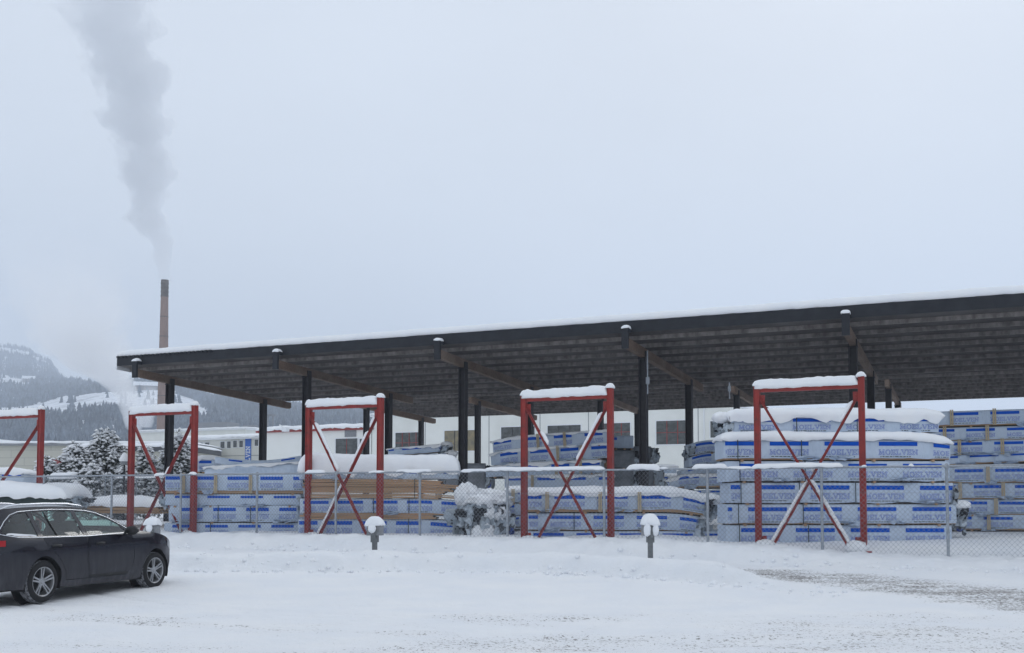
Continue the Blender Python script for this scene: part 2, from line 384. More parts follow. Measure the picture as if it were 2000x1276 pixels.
def drape(mb, c, w, h, seed, ang=0, mt=0, n=9):
    """a torn, folded flap of sheeting hanging and bunching"""
    c = Vector(c); R_ = Matrix.Rotation(ang, 3, 'Z') @ Matrix.Rotation(.6*nz3(seed, 1, 2), 3, 'X')
    def f(u, v):
        x = (u-.5)*w*(1-.3*v+.4*nz3(seed, v*3, 1)); z = -v*h*(1+.3*nz3(u*3, seed, 4)); y = .16*w*sin(u*9+seed+2*v)*(.3+v)+.25*w*nz3(u*2.5+seed, v*3, 8)+.05*w*nz3(u*6, v*6, seed)
        return c+R_ @ Vector((x+.05*w*nz3(u*4, v*5, seed+2), y, z+.10*h*nz3(u*5+seed, v*4, 5)))
    mb.grid(f, n, n, mt)

# ------------------------------------------------------------------ lettering (slab capitals, outlined)
def _seg(a, b, w, ext):
    a = Vector(a); b = Vector(b); d = (b-a).normalized(); n_ = Vector((-d.y, d.x)); a = a-d*ext; b = b+d*ext
    return [a+n_*w, a-n_*w, b-n_*w, b+n_*w]
GL = {'M': (1.15, [((.15, 0), (.2, 1)), ((.2, 1), (.575, .15)), ((.575, .15), (.95, 1)), ((.95, 1), (1.0, 0)), ((.02, 0), (.28, 0)), ((.87, 0), (1.13, 0)), ((.08, 1), (.25, 1)), ((.9, 1), (1.07, 1))]),
      'E': (.85, [((.15, 0), (.15, 1)), ((.02, 0), (.75, 0)), ((.02, 1), (.75, 1)), ((.15, .5), (.55, .5)), ((.75, 0), (.75, .2)), ((.75, 1), (.75, .8))]),
      'L': (.82, [((.15, 0), (.15, 1)), ((.02, 0), (.72, 0)), ((.02, 1), (.3, 1)), ((.72, 0), (.72, .25))]),
      'V': (1.0, [((.12, 1), (.5, 0)), ((.5, 0), (.88, 1)), ((0, 1), (.27, 1)), ((.73, 1), (1, 1))]),
      'N': (1.05, [((.15, 0), (.15, 1)), ((.15, 1), (.88, 0)), ((.88, 0), (.88, 1)), ((.02, 0), (.28, 0)), ((.0, 1), (.2, 1)), ((.75, 1), (1.02, 1))]),
      'O': (1.0, [((.5+.42*cos(2*pi*k/12), .5+.5*sin(2*pi*k/12)), (.5+.42*cos(2*pi*(k+1)/12), .5+.5*sin(2*pi*(k+1)/12))) for k in range(12)])}
_cache = {}
def glyph(ch, w):
    if (ch, w) in _cache: return _cache[ch, w]
    V_ = []; F_ = []
    for a, b in GL[ch][1]:
        q = _seg(a, b, w, w*.9); F_.append(list(range(len(V_), len(V_)+4))); V_ += q
    r = delaunay_2d_cdt(V_, [], F_, 0, 1e-5)
    _cache[ch, w] = ([Vector(p) for p in r[0]], [tuple(f) for f, og in zip(r[2], r[5]) if og])
    return _cache[ch, w]
def word(txt, w=.13):
    """(verts, faces) of a word, unit cap height, plus its width"""
    V_ = []; F_ = []; x = 0
    for ch in txt:
        gv, gf = glyph(ch, w); k = len(V_)
        V_ += [Vector((p.x+x, p.y)) for p in gv]; F_ += [tuple(i+k for i in f) for f in gf]; x += GL[ch][0]+.2
    return V_, F_, x-.2

# ------------------------------------------------------------------ ground
def berm_foot(X):
    return np.interp(X, [-30, -6, -1, 1, 2, 3, 4, 4.6], [20.4, 20.0, 19.8, 19.4, 18.8, 17.9, 17.0, 16.3])
def G(X, Y, fine=True):
    X = np.asarray(X, float); Y = np.asarray(Y, float)
    n = X*sin(A)+Y*cos(A); s = X*cos(A)-Y*sin(A)
    z = .17*ss(Y+.10*X, 14.5, 22)
    wob = .35*(vn(s*.8, n*0, 5)-.5)+.2*(vn(s*2.5, n*0, 6)-.5)
    edge = 21.55-.25*ss(s, -12, -4)
    z = z+.32*ss(n+wob, edge, edge+.95)*(1-.55*ss(s, -5, -1.5)*(1-ss(n, 23.3, 24.3)))
    z = z+.10*ss(n, 24.5, 27)*(1-ss(n, 40, 60))
    z = z+.10*(fbm(s*.7, n*1.2, 11)-.5)*ss(n, 21.5, 22.6)*(1-ss(n, 60, 90))
    d = Y-berm_foot(X)+.35*(vn(X*.9, Y*0, 3)-.5)+.12*(vn(X*3, Y*0, 4)-.5)
    q = ss(d, 0, .55)*(1-.75*ss(d, 1.2, 2.2))*(1-ss(X+.35*(vn(Y*2, X*0, 8)-.5), 3.2, 4.7))
    z = z+q*(.27+.16*(fbm(X*1.1, Y*1.3, 21)-.5))
    if fine:
        lump = fbm(X*5, Y*5, 31, 3)-.5
        z = z+.11*lump*ss(d, -.2, .1)*(1-ss(d, .6, 1.2))*(1-ss(X, 4, 5))
        z = z+.14*lump*ss(n, 21.3, 21.9)*(1-ss(n, 23.6, 24.2))
        z = z+.022*(fbm(X*3.5, Y*6, 41, 3)-.5)+.03*(fbm(X*.6, Y*.9, 43, 3)-.5)*(1-ss(n, 40, 60))
        road = np.exp(-((Y-np.interp(X, [3.5, 5.4, 6.6, 7.4, 12], [19.8, 18.4, 16.9, 15.4, 11]))/1.2)**2)*ss(X, 3.6, 5)
        z = z+.02*(vn(X*1.5, Y*9, 51)-.5)*road
    if fine:
        for xc, yc, R0 in ((2, 24.5, 11.6), (2, 24.5, 13.1), (-9, 2.5, 11.2), (-9, 2.5, 12.7), (9, 8.5, 7.4), (9, 8.5, 8.9), (0, 60, 45.2), (0, 60, 46.7)):
            dd = np.sqrt((X-xc)**2+(Y-yc)**2)-R0+.06*np.sin(X*.7+xc); k_ = ss(Y, 9, 10.5)*(1-ss(d, -1.2, -.2))*(.5+.5*vn(X*.5+xc, Y*.5, 90))
            z = z+k_*(-.018*np.exp(-(dd/.10)**4)+.010*np.exp(-((np.abs(dd)-.16)/.05)**2))
    return z
def g1(x, y): return float(G(x, y, False))
def axis(parts):
    r = [parts[0][0]]
    for a, b, st in parts:
        k = max(1, round((b-a)/st)); r += [a+(b-a)*(i+1)/k for i in range(k)]
    return np.array(r)
gx = axis([(-3000, -600, 400), (-600, -100, 50), (-100, -24, 4), (-24, -13, .5), (-13, 12, .085), (12, 30, .5), (30, 100, 5), (100, 600, 50), (600, 3000, 400)])
gy = axis([(-60, 4, 4), (4, 9, .4), (9, 15, .07), (15, 27, .085), (27, 60, .6), (60, 200, 10), (200, 340, 20)])
XX, YY = np.meshgrid(gx, gy, indexing='ij')
ZZ = G(XX, YY)*1.0
grit = np.zeros_like(XX)
for xc, yc_, R0 in ((2, 24.5, 11.6), (2, 24.5, 13.1), (-9, 2.5, 11.2), (-9, 2.5, 12.7), (9, 8.5, 7.4), (9, 8.5, 8.9)):
    dd = np.sqrt((XX-xc)**2+(YY-yc_)**2)-R0+.06*np.sin(XX*.7+xc); grit += .45*np.exp(-(dd/.12)**2)*ss(fbm(XX*.4+xc, YY*.4, 91), .4, .6)*(YY < 18)
yc = np.interp(XX, [3.9, 4.6, 5.4, 6.6, 7.5, 9, 14], [19.6, 19.2, 18.5, 16.9, 15.3, 13.4, 10])
hw = np.interp(XX, [3.9, 5.4, 6.6, 7.5, 14], [1.1, 1.9, 2.6, 3.0, 4])
grit += 1.35*np.exp(-((YY-yc)/hw)**4)*ss(XX, 3.3, 4.6)
grit += .62*ss(YY, 8, 9)*(1-ss(YY, 10.6, 12.4))*(.45+.9*ss(fbm(XX*.35, YY*1.0, 61), .38, .6))*(.65+.35*ss(XX, -2, 1))
grit += .72*np.exp(-((YY-13.3-.18*XX*0)/.75)**2)*ss(fbm(XX*.5, YY*1.1, 62), .42, .6)*ss(XX, -7.5, -5)*(1-ss(XX, .5, 3))
grit += .72*np.exp(-((YY-12.2+.10*XX)/.6)**2)*ss(fbm(XX*.5, YY*1.1, 64), .40, .6)*ss(XX, -5, -2)
grit += .75*ss(XX, .8, 4)*(1-ss(YY, 13, 16))*ss(YY, 8, 10)*(.3+.7*ss(fbm(XX*.5, YY*.9, 63), .3, .6))
grit += .30*(1-ss(YY, 12.5, 15.5))
grit += .55*np.exp(-((XX+7.4-(YY-15)*.33)/1.1)**2)*np.exp(-((YY-16)/2.0)**2)*.9
nx, ny = len(gx), len(gy)
grit = np.where(YY < 14, np.minimum(grit, .95), np.minimum(grit, 1.35))
verts = np.stack([XX, YY, ZZ], -1).reshape(-1, 3)
ii, jj = np.meshgrid(np.arange(nx-1), np.arange(ny-1), indexing='ij'); k0 = (ii*ny+jj).ravel()
ground = np_mesh('ground', verts, np.stack([k0, k0+ny, k0+ny+1, k0+1], -1), ['ground'], smooth=True)
at = ground.data.attributes.new('grit', 'FLOAT', 'POINT'); at.data.foreach_set('value', grit.ravel().astype(np.float32))
tag(ground, kind='structure')

mb = MB(); r_ = random.Random(12)
for k in range(560):
    if k < 300:
        X_ = r_.uniform(-11, 5.2); Y_ = float(berm_foot(X_))+r_.gauss(-.05, .16)+(.5*r_.random() if k % 3 == 0 else 0)
    else:
        s_ = r_.uniform(-26, 2); q_ = SN(s_, 21.45+r_.gauss(0, .22)); X_, Y_ = q_.x, q_.y
    rr_ = abs(r_.gauss(.016, .02))+.010
    c_ = Vector((X_, Y_, g1(X_, Y_)+rr_*.25)); kk = len(mb.v); rows_ = []
    for i in range(5):
        for j in range(6):
            d_ = Vector((sin(pi*i/4)*cos(j*pi/3), sin(pi*i/4)*sin(j*pi/3), cos(pi*i/4)*.8)); mb.v.append(tuple(c_+d_*rr_*(1+.5*nz3(d_.x*2+k, d_.y*2, d_.z*2))))
    for i in range(4):
        for j in range(6): mb.f.append((kk+i*6+j, kk+i*6+(j+1) % 6, kk+(i+1)*6+(j+1) % 6, kk+(i+1)*6+j)); mb.m.append(0)
tag(mb.build('snow_clods', 'snow', None, True), 'small snow crumbs strewn along the foot of the ploughed banks', 'snow crumbs', kind='stuff')

# ------------------------------------------------------------------ far hillside
PXK = [-1400, -500, 0, 45, 80, 130, 200, 300, 420, 600, 800, 1200, 3000]
def tab(r, px):
    """height in the picture of the hillside at distance r (m), for each direction"""
    rr = [200, 330, 480, 620, 700, 800, 950, 1100, 1300, 1500, 1800, 2100, 2400]
    cols = {-1400: [958, 930, 865, 840, 830, 815, 785, 760, 740, 700, 640, 600, 640],
            -500: [958, 930, 865, 840, 830, 815, 788, 760, 740, 710, 660, 630, 660],
            0: [958, 930, 870, 838, 826, 812, 789, 768, 745, 728, 696, 678, 696],
            45: [958, 930, 870, 836, 822, 808, 785, 768, 748, 733, 702, 684, 702],
            80: [958, 930, 870, 834, 820, 803, 780, 768, 750, 740, 716, 702, 720],
            130: [958, 930, 870, 832, 818, 798, 771, 764, 752, 749, 746, 746, 764],
            200: [958, 930, 870, 818, 804, 788, 764, 760, 756, 756, 760, 766, 784],
            300: [958, 930, 870, 826, 818, 800, 762, 750, 748, 757, 769, 784, 800],
            420: [958, 930, 868, 838, 825, 812, 790, 782, 782, 792, 804, 814, 824],
            600: [958, 932, 870, 845, 832, 822, 806, 799, 797, 804, 814, 824, 834],
            800: [958, 935, 882, 855, 844, 835, 822, 814, 811, 815, 824, 834, 844],
            1200: [958, 945, 910, 890, 880, 875, 868, 862, 860, 862, 868, 875, 880],
            3000: [960, 955, 950, 945, 940, 938, 935, 932, 930, 930, 930, 932, 935]}
    T = np.array([np.interp(r, rr, cols[p]) for p in PXK])          # (px, ...)
    shp = np.shape(px); pf = np.ravel(px); Tf = T.reshape(len(PXK), -1)
    idx = np.clip(np.searchsorted(PXK, pf)-1, 0, len(PXK)-2); a = np.array(PXK)[idx]; b = np.array(PXK)[idx+1]
    t = np.clip((pf-a)/(b-a), 0, 1); t = t*t*(3-2*t); k = np.arange(len(pf))
    return (Tf[idx, k]*(1-t)+Tf[idx+1, k]*t).reshape(shp)
def hill_z(X, Y):
    px = 1000+F*X/Y; z = CAMH+(HY-tab(Y, px))/F*Y
    return z+ss(Y, 250, 500)*(8*(fbm(X*.008, Y*.008, 71)-.5)+3*(fbm(X*.03, Y*.03, 72)-.5))
tt = np.linspace(-1.25, 1.1, 330); yy = np.concatenate([np.linspace(205, 700, 60), np.linspace(712, 2400, 90)])
T2, Y2 = np.meshgrid(tt, yy, indexing='ij'); X2 = T2*Y2; Z2 = hill_z(X2, Y2)
Z2[:, 0] = -3
nx, ny = len(tt), len(yy); ii, jj = np.meshgrid(np.arange(nx-1), np.arange(ny-1), indexing='ij'); k0 = (ii*ny+jj).ravel()
tag(np_mesh('hillside', np.stack([X2, Y2, Z2], -1).reshape(-1, 3), np.stack([k0, k0+ny, k0+ny+1, k0+1], -1), ['hill'], smooth=True), kind='structure')
def conifer_template(nside=6, tiers=4, sd=0):
    r_ = np.random.RandomState(sd); V_ = []; T_ = []
    for t in range(tiers):
        z0 = .08+.21*t; z1 = min(1, z0+.36); R = .24*(1-.80*t/tiers)
        k = len(V_); V_.append((0, 0, z1))
        for j in range(nside*2):
            a_ = pi*j/nside+r_.rand()*.3; rr = R*((1.0 if j % 2 else .55)+.3*(r_.rand()-.5)); V_.append((rr*cos(a_), rr*sin(a_), z0+.06*(r_.rand()-.5)))
        for j in range(nside*2): T_.append((k, k+1+j, k+1+(j+1) % (nside*2)))
    return np.array(V_), np.array(T_)
def scatter(tmpls, pos, hs, ws, rs):
    V_ = []; T_ = []; off = 0; which = rs.randint(0, len(tmpls), len(pos)); ang = rs.rand(len(pos))*6.28
    for q, (tv, tf) in enumerate(tmpls):
        m_ = which == q; c = np.cos(ang[m_])[:, None]; s_ = np.sin(ang[m_])[:, None]; w = ws[m_][:, None]
        x = tv[None, :, 0]*w; y = tv[None, :, 1]*w
        v_ = np.stack([x*c-y*s_+pos[m_][:, 0:1], x*s_+y*c+pos[m_][:, 1:2], tv[None, :, 2]*hs[m_][:, None]+pos[m_][:, 2:3]], -1)
        n_ = len(v_); V_.append(v_.reshape(-1, 3)); T_.append((tf[None]+np.arange(n_)[:, None, None]*len(tv)).reshape(-1, 3)+off); off += n_*len(tv)
    return np.concatenate(V_), np.concatenate(T_)
rs = np.random.RandomState(5)
cnt = 44000
pxs = rs.uniform(-700, 1000, cnt); ys = 400+1750*rs.rand(cnt)**1.25
xs = (pxs-1000)/F*ys
field = np.zeros(cnt)
f_lo = np.interp(pxs, [-300, 0, 60, 120, 200, 235, 262, 330, 420], [715, 715, 712, 705, 705, 735, 705, 705, 760])
f_hi = np.interp(pxs, [-300, 0, 60, 120, 200, 235, 262, 330, 420], [760, 860, 890, 940, 960, 960, 1000, 1060, 780])
field = (ys > f_lo) & (ys < f_hi) & (pxs < 420)
field |= (np.abs(ys-1340) < 85) & (pxs < 55)
field |= (fbm(xs*.006, ys*.004, 81) > .66) & (ys > 900)
field |= (fbm(xs*.012, ys*.006, 83) > .66) & (ys < 900)
keep = (~field) | (rs.rand(cnt) < .035)
xs, ys = xs[keep], ys[keep]; zs = hill_z(xs, ys)
hs = rs.uniform(7, 14, len(xs))*np.where(rs.rand(len(xs)) < .06, 1.35, 1); hs = hs*np.interp(ys, [400, 700, 2000], [.62, .8, 1.0])
fv, ft = scatter([conifer_template(4, 3, k) for k in range(5)], np.stack([xs, ys, zs-1], -1), hs, hs*rs.uniform(.75, 1.3, len(hs)), rs)
tag(np_mesh('forest', fv, ft, ['forest']), label='frosted conifer forest covering the far hillside', cat='forest', kind='stuff')
# far farm roofs in the snow field on the hill
for px, Yd, w_, lab in ((288, 1000, 26, 'long low barn with a snowy roof on the hill field beside the chimney'), (52, 1350, 14, 'tiny grey farmhouse high on the snowy clearing of the hill')):
    X_ = (px-1000)/F*Yd; z_ = float(hill_z(np.array([X_]), np.array([float(Yd)]))[0])
    e_ = empty('farm_building', (X_, Yd, z_-1), .3, lab, 'barn')
    mb = MB(); mb.box(-w_/2, w_/2, -5, 5, 0, 5); mb.build('wall', 'beam', e_)
    mb = MB(); mb.add([(-w_/2-1, -6, 4.8), (w_/2+1, -6, 4.8), (w_/2+1, 0, 9), (-w_/2-1, 0, 9), (w_/2+1, 6, 4.8), (-w_/2-1, 6, 4.8)], [(0, 1, 2, 3), (3, 2, 4, 5), (0, 3, 5), (1, 4, 2)]); mb.build('roof', 'snow', e_)

# ------------------------------------------------------------------ background buildings
def sn_building(name, s0, s1, n0, depth, z0, z1, wallm, label, roof_t=.35, fasc=None, over=.4, slope=0):
    e_ = empty(name, SN((s0+s1)/2, n0, 0), -A, label, 'building')
    w_ = (s1-s0)/2
    mb = MB(); mb.box(-w_, w_, 0, depth, z0, z1); mb.build('wall', wallm, e_)
    mb = MB(); mb.box(-w_-over, w_+over, -over, depth+over, z1, z1+.28); mb.build('roof', fasc or 'white', e_)
    mb = MB(); snow_dome(mb, -w_-over, w_+over, -over, depth+over, lambda x, y: z1+.285+slope*y, roof_t, .12, .10, s0, 90, 14, 9, .35); mb.build('roof_snow', 'snow', e_, True)
    return e_
def window(par, x0, x1, z0, z1, nmx=3, nmz=2, gm='glass', fm='red', depth=0, sill=True):
    """opening trim, mullions and glass on the front (y = 0) of a wall; x in the building's frame"""
    mb = MB(); t = .07
    for a, b, c, d in ((x0-t, x1+t, z1, z1+t), (x0-t, x1+t, z0-t, z0), (x0-t, x0, z0, z1), (x1, x1+t, z0, z1)): mb.box(a, b, -.06, .003, c, d)
    fr = mb.build('window', 'white', par)
    mb = MB(); mb.box(x0, x1, -.02, .002, z0, z1); mb.build('pane', gm, fr)
    mb = MB()
    for i in range(1, nmx): xx = x0+(x1-x0)*i/nmx; mb.box(xx-.025, xx+.025, -.045, -.021, z0, z1)
    for i in range(1, nmz): zz = z0+(z1-z0)*i/nmz; mb.box(x0, x1, -.044, -.022, zz-.022, zz+.022)
    if mb.v: mb.build('mullion', fm, fr)
    return fr
def bx(par_s, px, n): return S_at(px, n)-par_s
# tall white hall behind the shed
n5 = 82.0; s0, s1 = S_at(726, n5), S_at(1428, n5); z5 = 8.9
hall = sn_building('white_hall', s0, s1, n5, 24, -.5, z5, 'plain_wall', 'tall white hall with wide dark windows seen behind and beneath the open shed', .3, 'white', .15)
c5 = (s0+s1)/2
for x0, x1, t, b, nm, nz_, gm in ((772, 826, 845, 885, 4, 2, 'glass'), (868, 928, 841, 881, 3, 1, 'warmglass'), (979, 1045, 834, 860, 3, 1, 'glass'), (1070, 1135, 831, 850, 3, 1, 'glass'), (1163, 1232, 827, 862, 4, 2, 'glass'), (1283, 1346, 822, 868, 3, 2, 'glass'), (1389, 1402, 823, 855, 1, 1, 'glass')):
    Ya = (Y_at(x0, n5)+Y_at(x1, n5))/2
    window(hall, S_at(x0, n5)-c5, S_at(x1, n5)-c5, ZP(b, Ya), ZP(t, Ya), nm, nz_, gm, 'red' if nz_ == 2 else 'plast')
mb = MB(); mb.box(S_at(1257, n5)-c5, S_at(1306, n5)-c5, -.03, .003, ZP(914, 86), ZP(909, 86)); mb.build('vent', 'glass', hall)
for px in (830, 955, 1055, 1150, 1250, 1365):
    mb = MB(); xx = S_at(px, n5)-c5; mb.box(xx-.03, xx+.03, -.015, .003, .3, z5-.02); mb.build('panel_joint', 'greybox', hall)
mb = MB(); mb.box(S_at(1376, n5)-c5, S_at(1378, n5)-c5, -.12, .003, .3, 8.8); mb.build('drainpipe', 'white', hall)
# lower white hall with red roof edge
s0b, s1b = S_at(505, n5), s0-.1
low = sn_building('low_white_hall', s0b, s1b, n5, 20, -.5, 7.75, 'white_wall', 'lower white sheet-metal hall with a thin red roof edge', .45, 'red', .25)
cb = (s0b+s1b)/2
window(low, S_at(655, n5)-cb, S_at(698, n5)-cb, 3.9, ZP(858, 97), 2, 1, 'glass', 'red')
window(low, S_at(702, n5)-cb, S_at(719, n5)-cb, 3.9, ZP(858, 96), 1, 1, 'glass', 'red')
mb = MB(); mb.box(S_at(673, n5)-cb, S_at(695, n5)-cb, -.08, .003, ZP(855, 97), ZP(842, 97))
for k in range(7): mb.box(S_at(673, n5)-cb, S_at(695, n5)-cb, -.10, -.081, ZP(854, 97)+k*.09, ZP(854, 97)+k*.09+.04)
mb.build('vent_grille', 'greybox', low)
fl = empty('wall_security_camera', SN(S_at(562, n5), n5-.3, ZP(838, 99)), -A, 'small white security camera on a bracket under the red roof edge of the low hall', 'security_camera')  # security camera on the wall, it gives no light
mb = MB(); mb.bar((-.8, 0, .35), (.2, -.5, -.05), .10, .10); mb.build('bracket', 'white', fl)
mb = MB(); mb.box(.1, .6, -.9, -.4, -.35, .05); mb.build('lamp_or_camera_head', 'white', fl)
# beige office with small windows and blue banner
n3 = 100.0; s0c, s1c = S_at(345, n3), S_at(506, n3)
off = sn_building('beige_office', s0c, s1c, n3, 22, -.5, ZP(857, 122), 'beige_wall', 'beige sheet-clad office with a row of small square windows and a blue banner', .4, 'white', .5)
cc3 = (s0c+s1c)/2
for x0, x1, t, b in ((386, 396, 862, 876), (398, 409, 862, 876), (428, 439, 861, 874), (441, 451, 861, 874), (453, 463, 860, 873), (465, 475, 860, 873), (495, 505, 859, 871)):
    window(off, S_at(x0, n3)-cc3+.1, S_at(x1, n3)-cc3-.1, ZP(b, 122), ZP(t, 122), 1, 1, 'glass', 'white')
mb = MB(); mb.box(-(s1c-s0c)/2, (s1c-s0c)/2, -.03, .003, ZP(890, 122), ZP(889, 122)); mb.build('cladding_joint', 'greybox', off)
ban = empty('wall_banner', SN(S_at(484, n3), n3, 0), -A, 'tall bright blue banner with rotated white lettering on the beige office', 'banner')
bw = (S_at(490, n3)-S_at(478.5, n3))/2; bz1 = ZP(850, 123); bz0 = ZP(925, 123)
mb = MB(); mb.box(-bw, bw, -.09, -.06, bz0, bz1); mb.build('banner_sheet', 'banner', ban)
wv_, wf_, ww_ = word('MOELVEN', .10); mb = MB(); h_ = bw*1.25; L_ = ZP(871, 123)-bz0-.2; k_ = L_/ww_
mb.add([(h_*.5-p.y*h_, -.094, bz0+.1+p.x*k_) for p in wv_], wf_); mb.build('lettering', 'white', ban)
# big pale hall behind and its roof gear
n2_ = 125.0
big = sn_building('pale_hall', S_at(258, n2_), S_at(478, n2_), n2_, 30, -.5, ZP(838, 152), 'plain_wall', 'large pale hall behind the beige office beside the foot of the chimney', .3, 'white', .3)
mb = MB(); mb.box(-2, 4, 4, 7, ZP(838, 152)+.2, ZP(838, 152)+1.6); mb.box(7, 9, 4, 5, ZP(838, 152)+.2, ZP(838, 152)+1); mb.build('roof_unit', 'greybox', big)
# warehouse far left
e_ = empty('block_warehouse', (P(120, 0, 112).x, 112, 0), .05, 'long low cream block warehouse behind the snowy pines at the far left', 'building')
zt = ZP(871, 112)
mb = MB(); mb.box(-24, 15, 0, 20, -.5, zt); mb.build('wall', 'block', e_)
mb = MB(); mb.box(-24.4, 15.4, -.4, 20.4, zt, zt+.3); mb.build('roof', 'greybox', e_)
mb = MB(); snow_dome(mb, -24.4, 15.4, -.4, 20.4, lambda x, y: zt+.305, .3, .1, .06, 3, 80, 10, 9); mb.build('roof_snow', 'snow', e_, True)
mb = MB(); mb.box(-1.2, 1.4, -.06, .003, ZP(912, 112), ZP(897, 112)); mb.build('door', 'red', e_)
e_ = empty('dark_roofed_shed', (P(278, 0, 105).x, 105, 0), 0, 'low shed with a dark roof band behind the snowy pines', 'building')
mb = MB(); mb.box(-6, 5.5, 0, 10, -.5, ZP(882, 105)); mb.build('wall', 'block', e_)
mb = MB(); mb.box(-6.4, 5.9, -.5, 10.4, ZP(882, 105), ZP(872, 105)); mb.build('roof', 'darkroof', e_)
mb = MB(); snow_dome(mb, -6.4, 5.9, -.5, 10.4, lambda x, y: ZP(872, 105)+.005, .35, .1, .06, 9, 30, 8, 7); mb.build('roof_snow', 'snow', e_, True)
e_ = empty('cream_gable_hall', (P(10, 0, 150).x, 150, 0), .15, 'cream hall with a shallow gable behind the long block warehouse', 'building')
zt = ZP(868, 150)
mb = MB(); mb.add([(-22, 0, -1), (8, 0, -1), (8, 0, zt-.4), (-12, 0, zt+1.4), (-22, 0, zt), (-22, 25, -1), (8, 25, -1), (8, 25, zt-.4), (-12, 25, zt+1.4), (-22, 25, zt)],
    [(0, 1, 2, 3, 4), (6, 5, 9, 8, 7), (0, 4, 9, 5), (1, 6, 7, 2), (0, 5, 6, 1)]); mb.build('wall', 'block', e_)
mb = MB(); mb.add([(-22.5, -.4, zt), (-12, -.4, zt+1.45), (8.5, -.4, zt-.4), (-22.5, 25, zt), (-12, 25, zt+1.45), (8.5, 25, zt-.4), (-22.5, -.4, zt+.4), (-12, -.4, zt+1.9), (8.5, -.4, zt), (-22.5, 25, zt+.4), (-12, 25, zt+1.9), (8.5, 25, zt)],
    [(0, 1, 7, 6), (1, 2, 8, 7), (6, 7, 10, 9), (7, 8, 11, 10), (2, 5, 11, 8), (0, 6, 9, 3)]); mb.build('roof_snow', 'snow', e_)
# chimney
YC = 210.0; cp = P(322, 548, YC)
ch = empty('brick_chimney', (cp.x, YC, 0), 0, 'tall slender brick factory chimney with a sooty top giving off smoke', 'chimney')
zt = cp.z; r0, r1 = 1.30, .70
def cr(z): return r0+(r1-r0)*z/zt
mb = MB(); mb.lathe([(cr(z), z) for z in np.linspace(0, zt-3.4, 30)], 28); mb.build('shaft', 'brick', ch, True)
mb = MB(); pr = [(cr(zt-3.4), zt-3.4)]
for k in range(4): z = zt-3.3+k*.85; pr += [(.80, z), (.80, z+.25), (.74, z+.28), (.74, z+.82)]
pr += [(.80, zt), (.55, zt), (.55, zt-1.2), (0, zt-1.2)]
mb.lathe(pr, 28); mb.build('crown', 'crown', ch)
mb = MB()
for k in range(9): z = 6+k*4; mb.lathe([(cr(z)+.02, z), (cr(z)+.05, z+.02), (cr(z)+.05, z+.14), (cr(z)+.02, z+.16)], 24)
mb.build('band', 'crown', ch)
# two thin masts beyond the low hall
for px, lab in ((533, 'thin pale lamp mast above the low hall roof, left of the pair'), (543, 'thin pale lamp mast above the low hall roof, right of the pair')):
    e_ = empty('lamp_mast', (P(px, 0, 140).x, 140, 0), 0, lab, 'mast', 'masts behind the low hall')
    mb = MB(); mb.tube([(0, 0, 0), (0, 0, ZP(813, 140))], .11, 6); mb.build('pole', 'greybox', e_)
    mb = MB(); mb.box(-.3, .3, -.2, .2, ZP(813, 140), ZP(813, 140)+.25); mb.build('lamp_or_camera_head', 'greybox', e_)
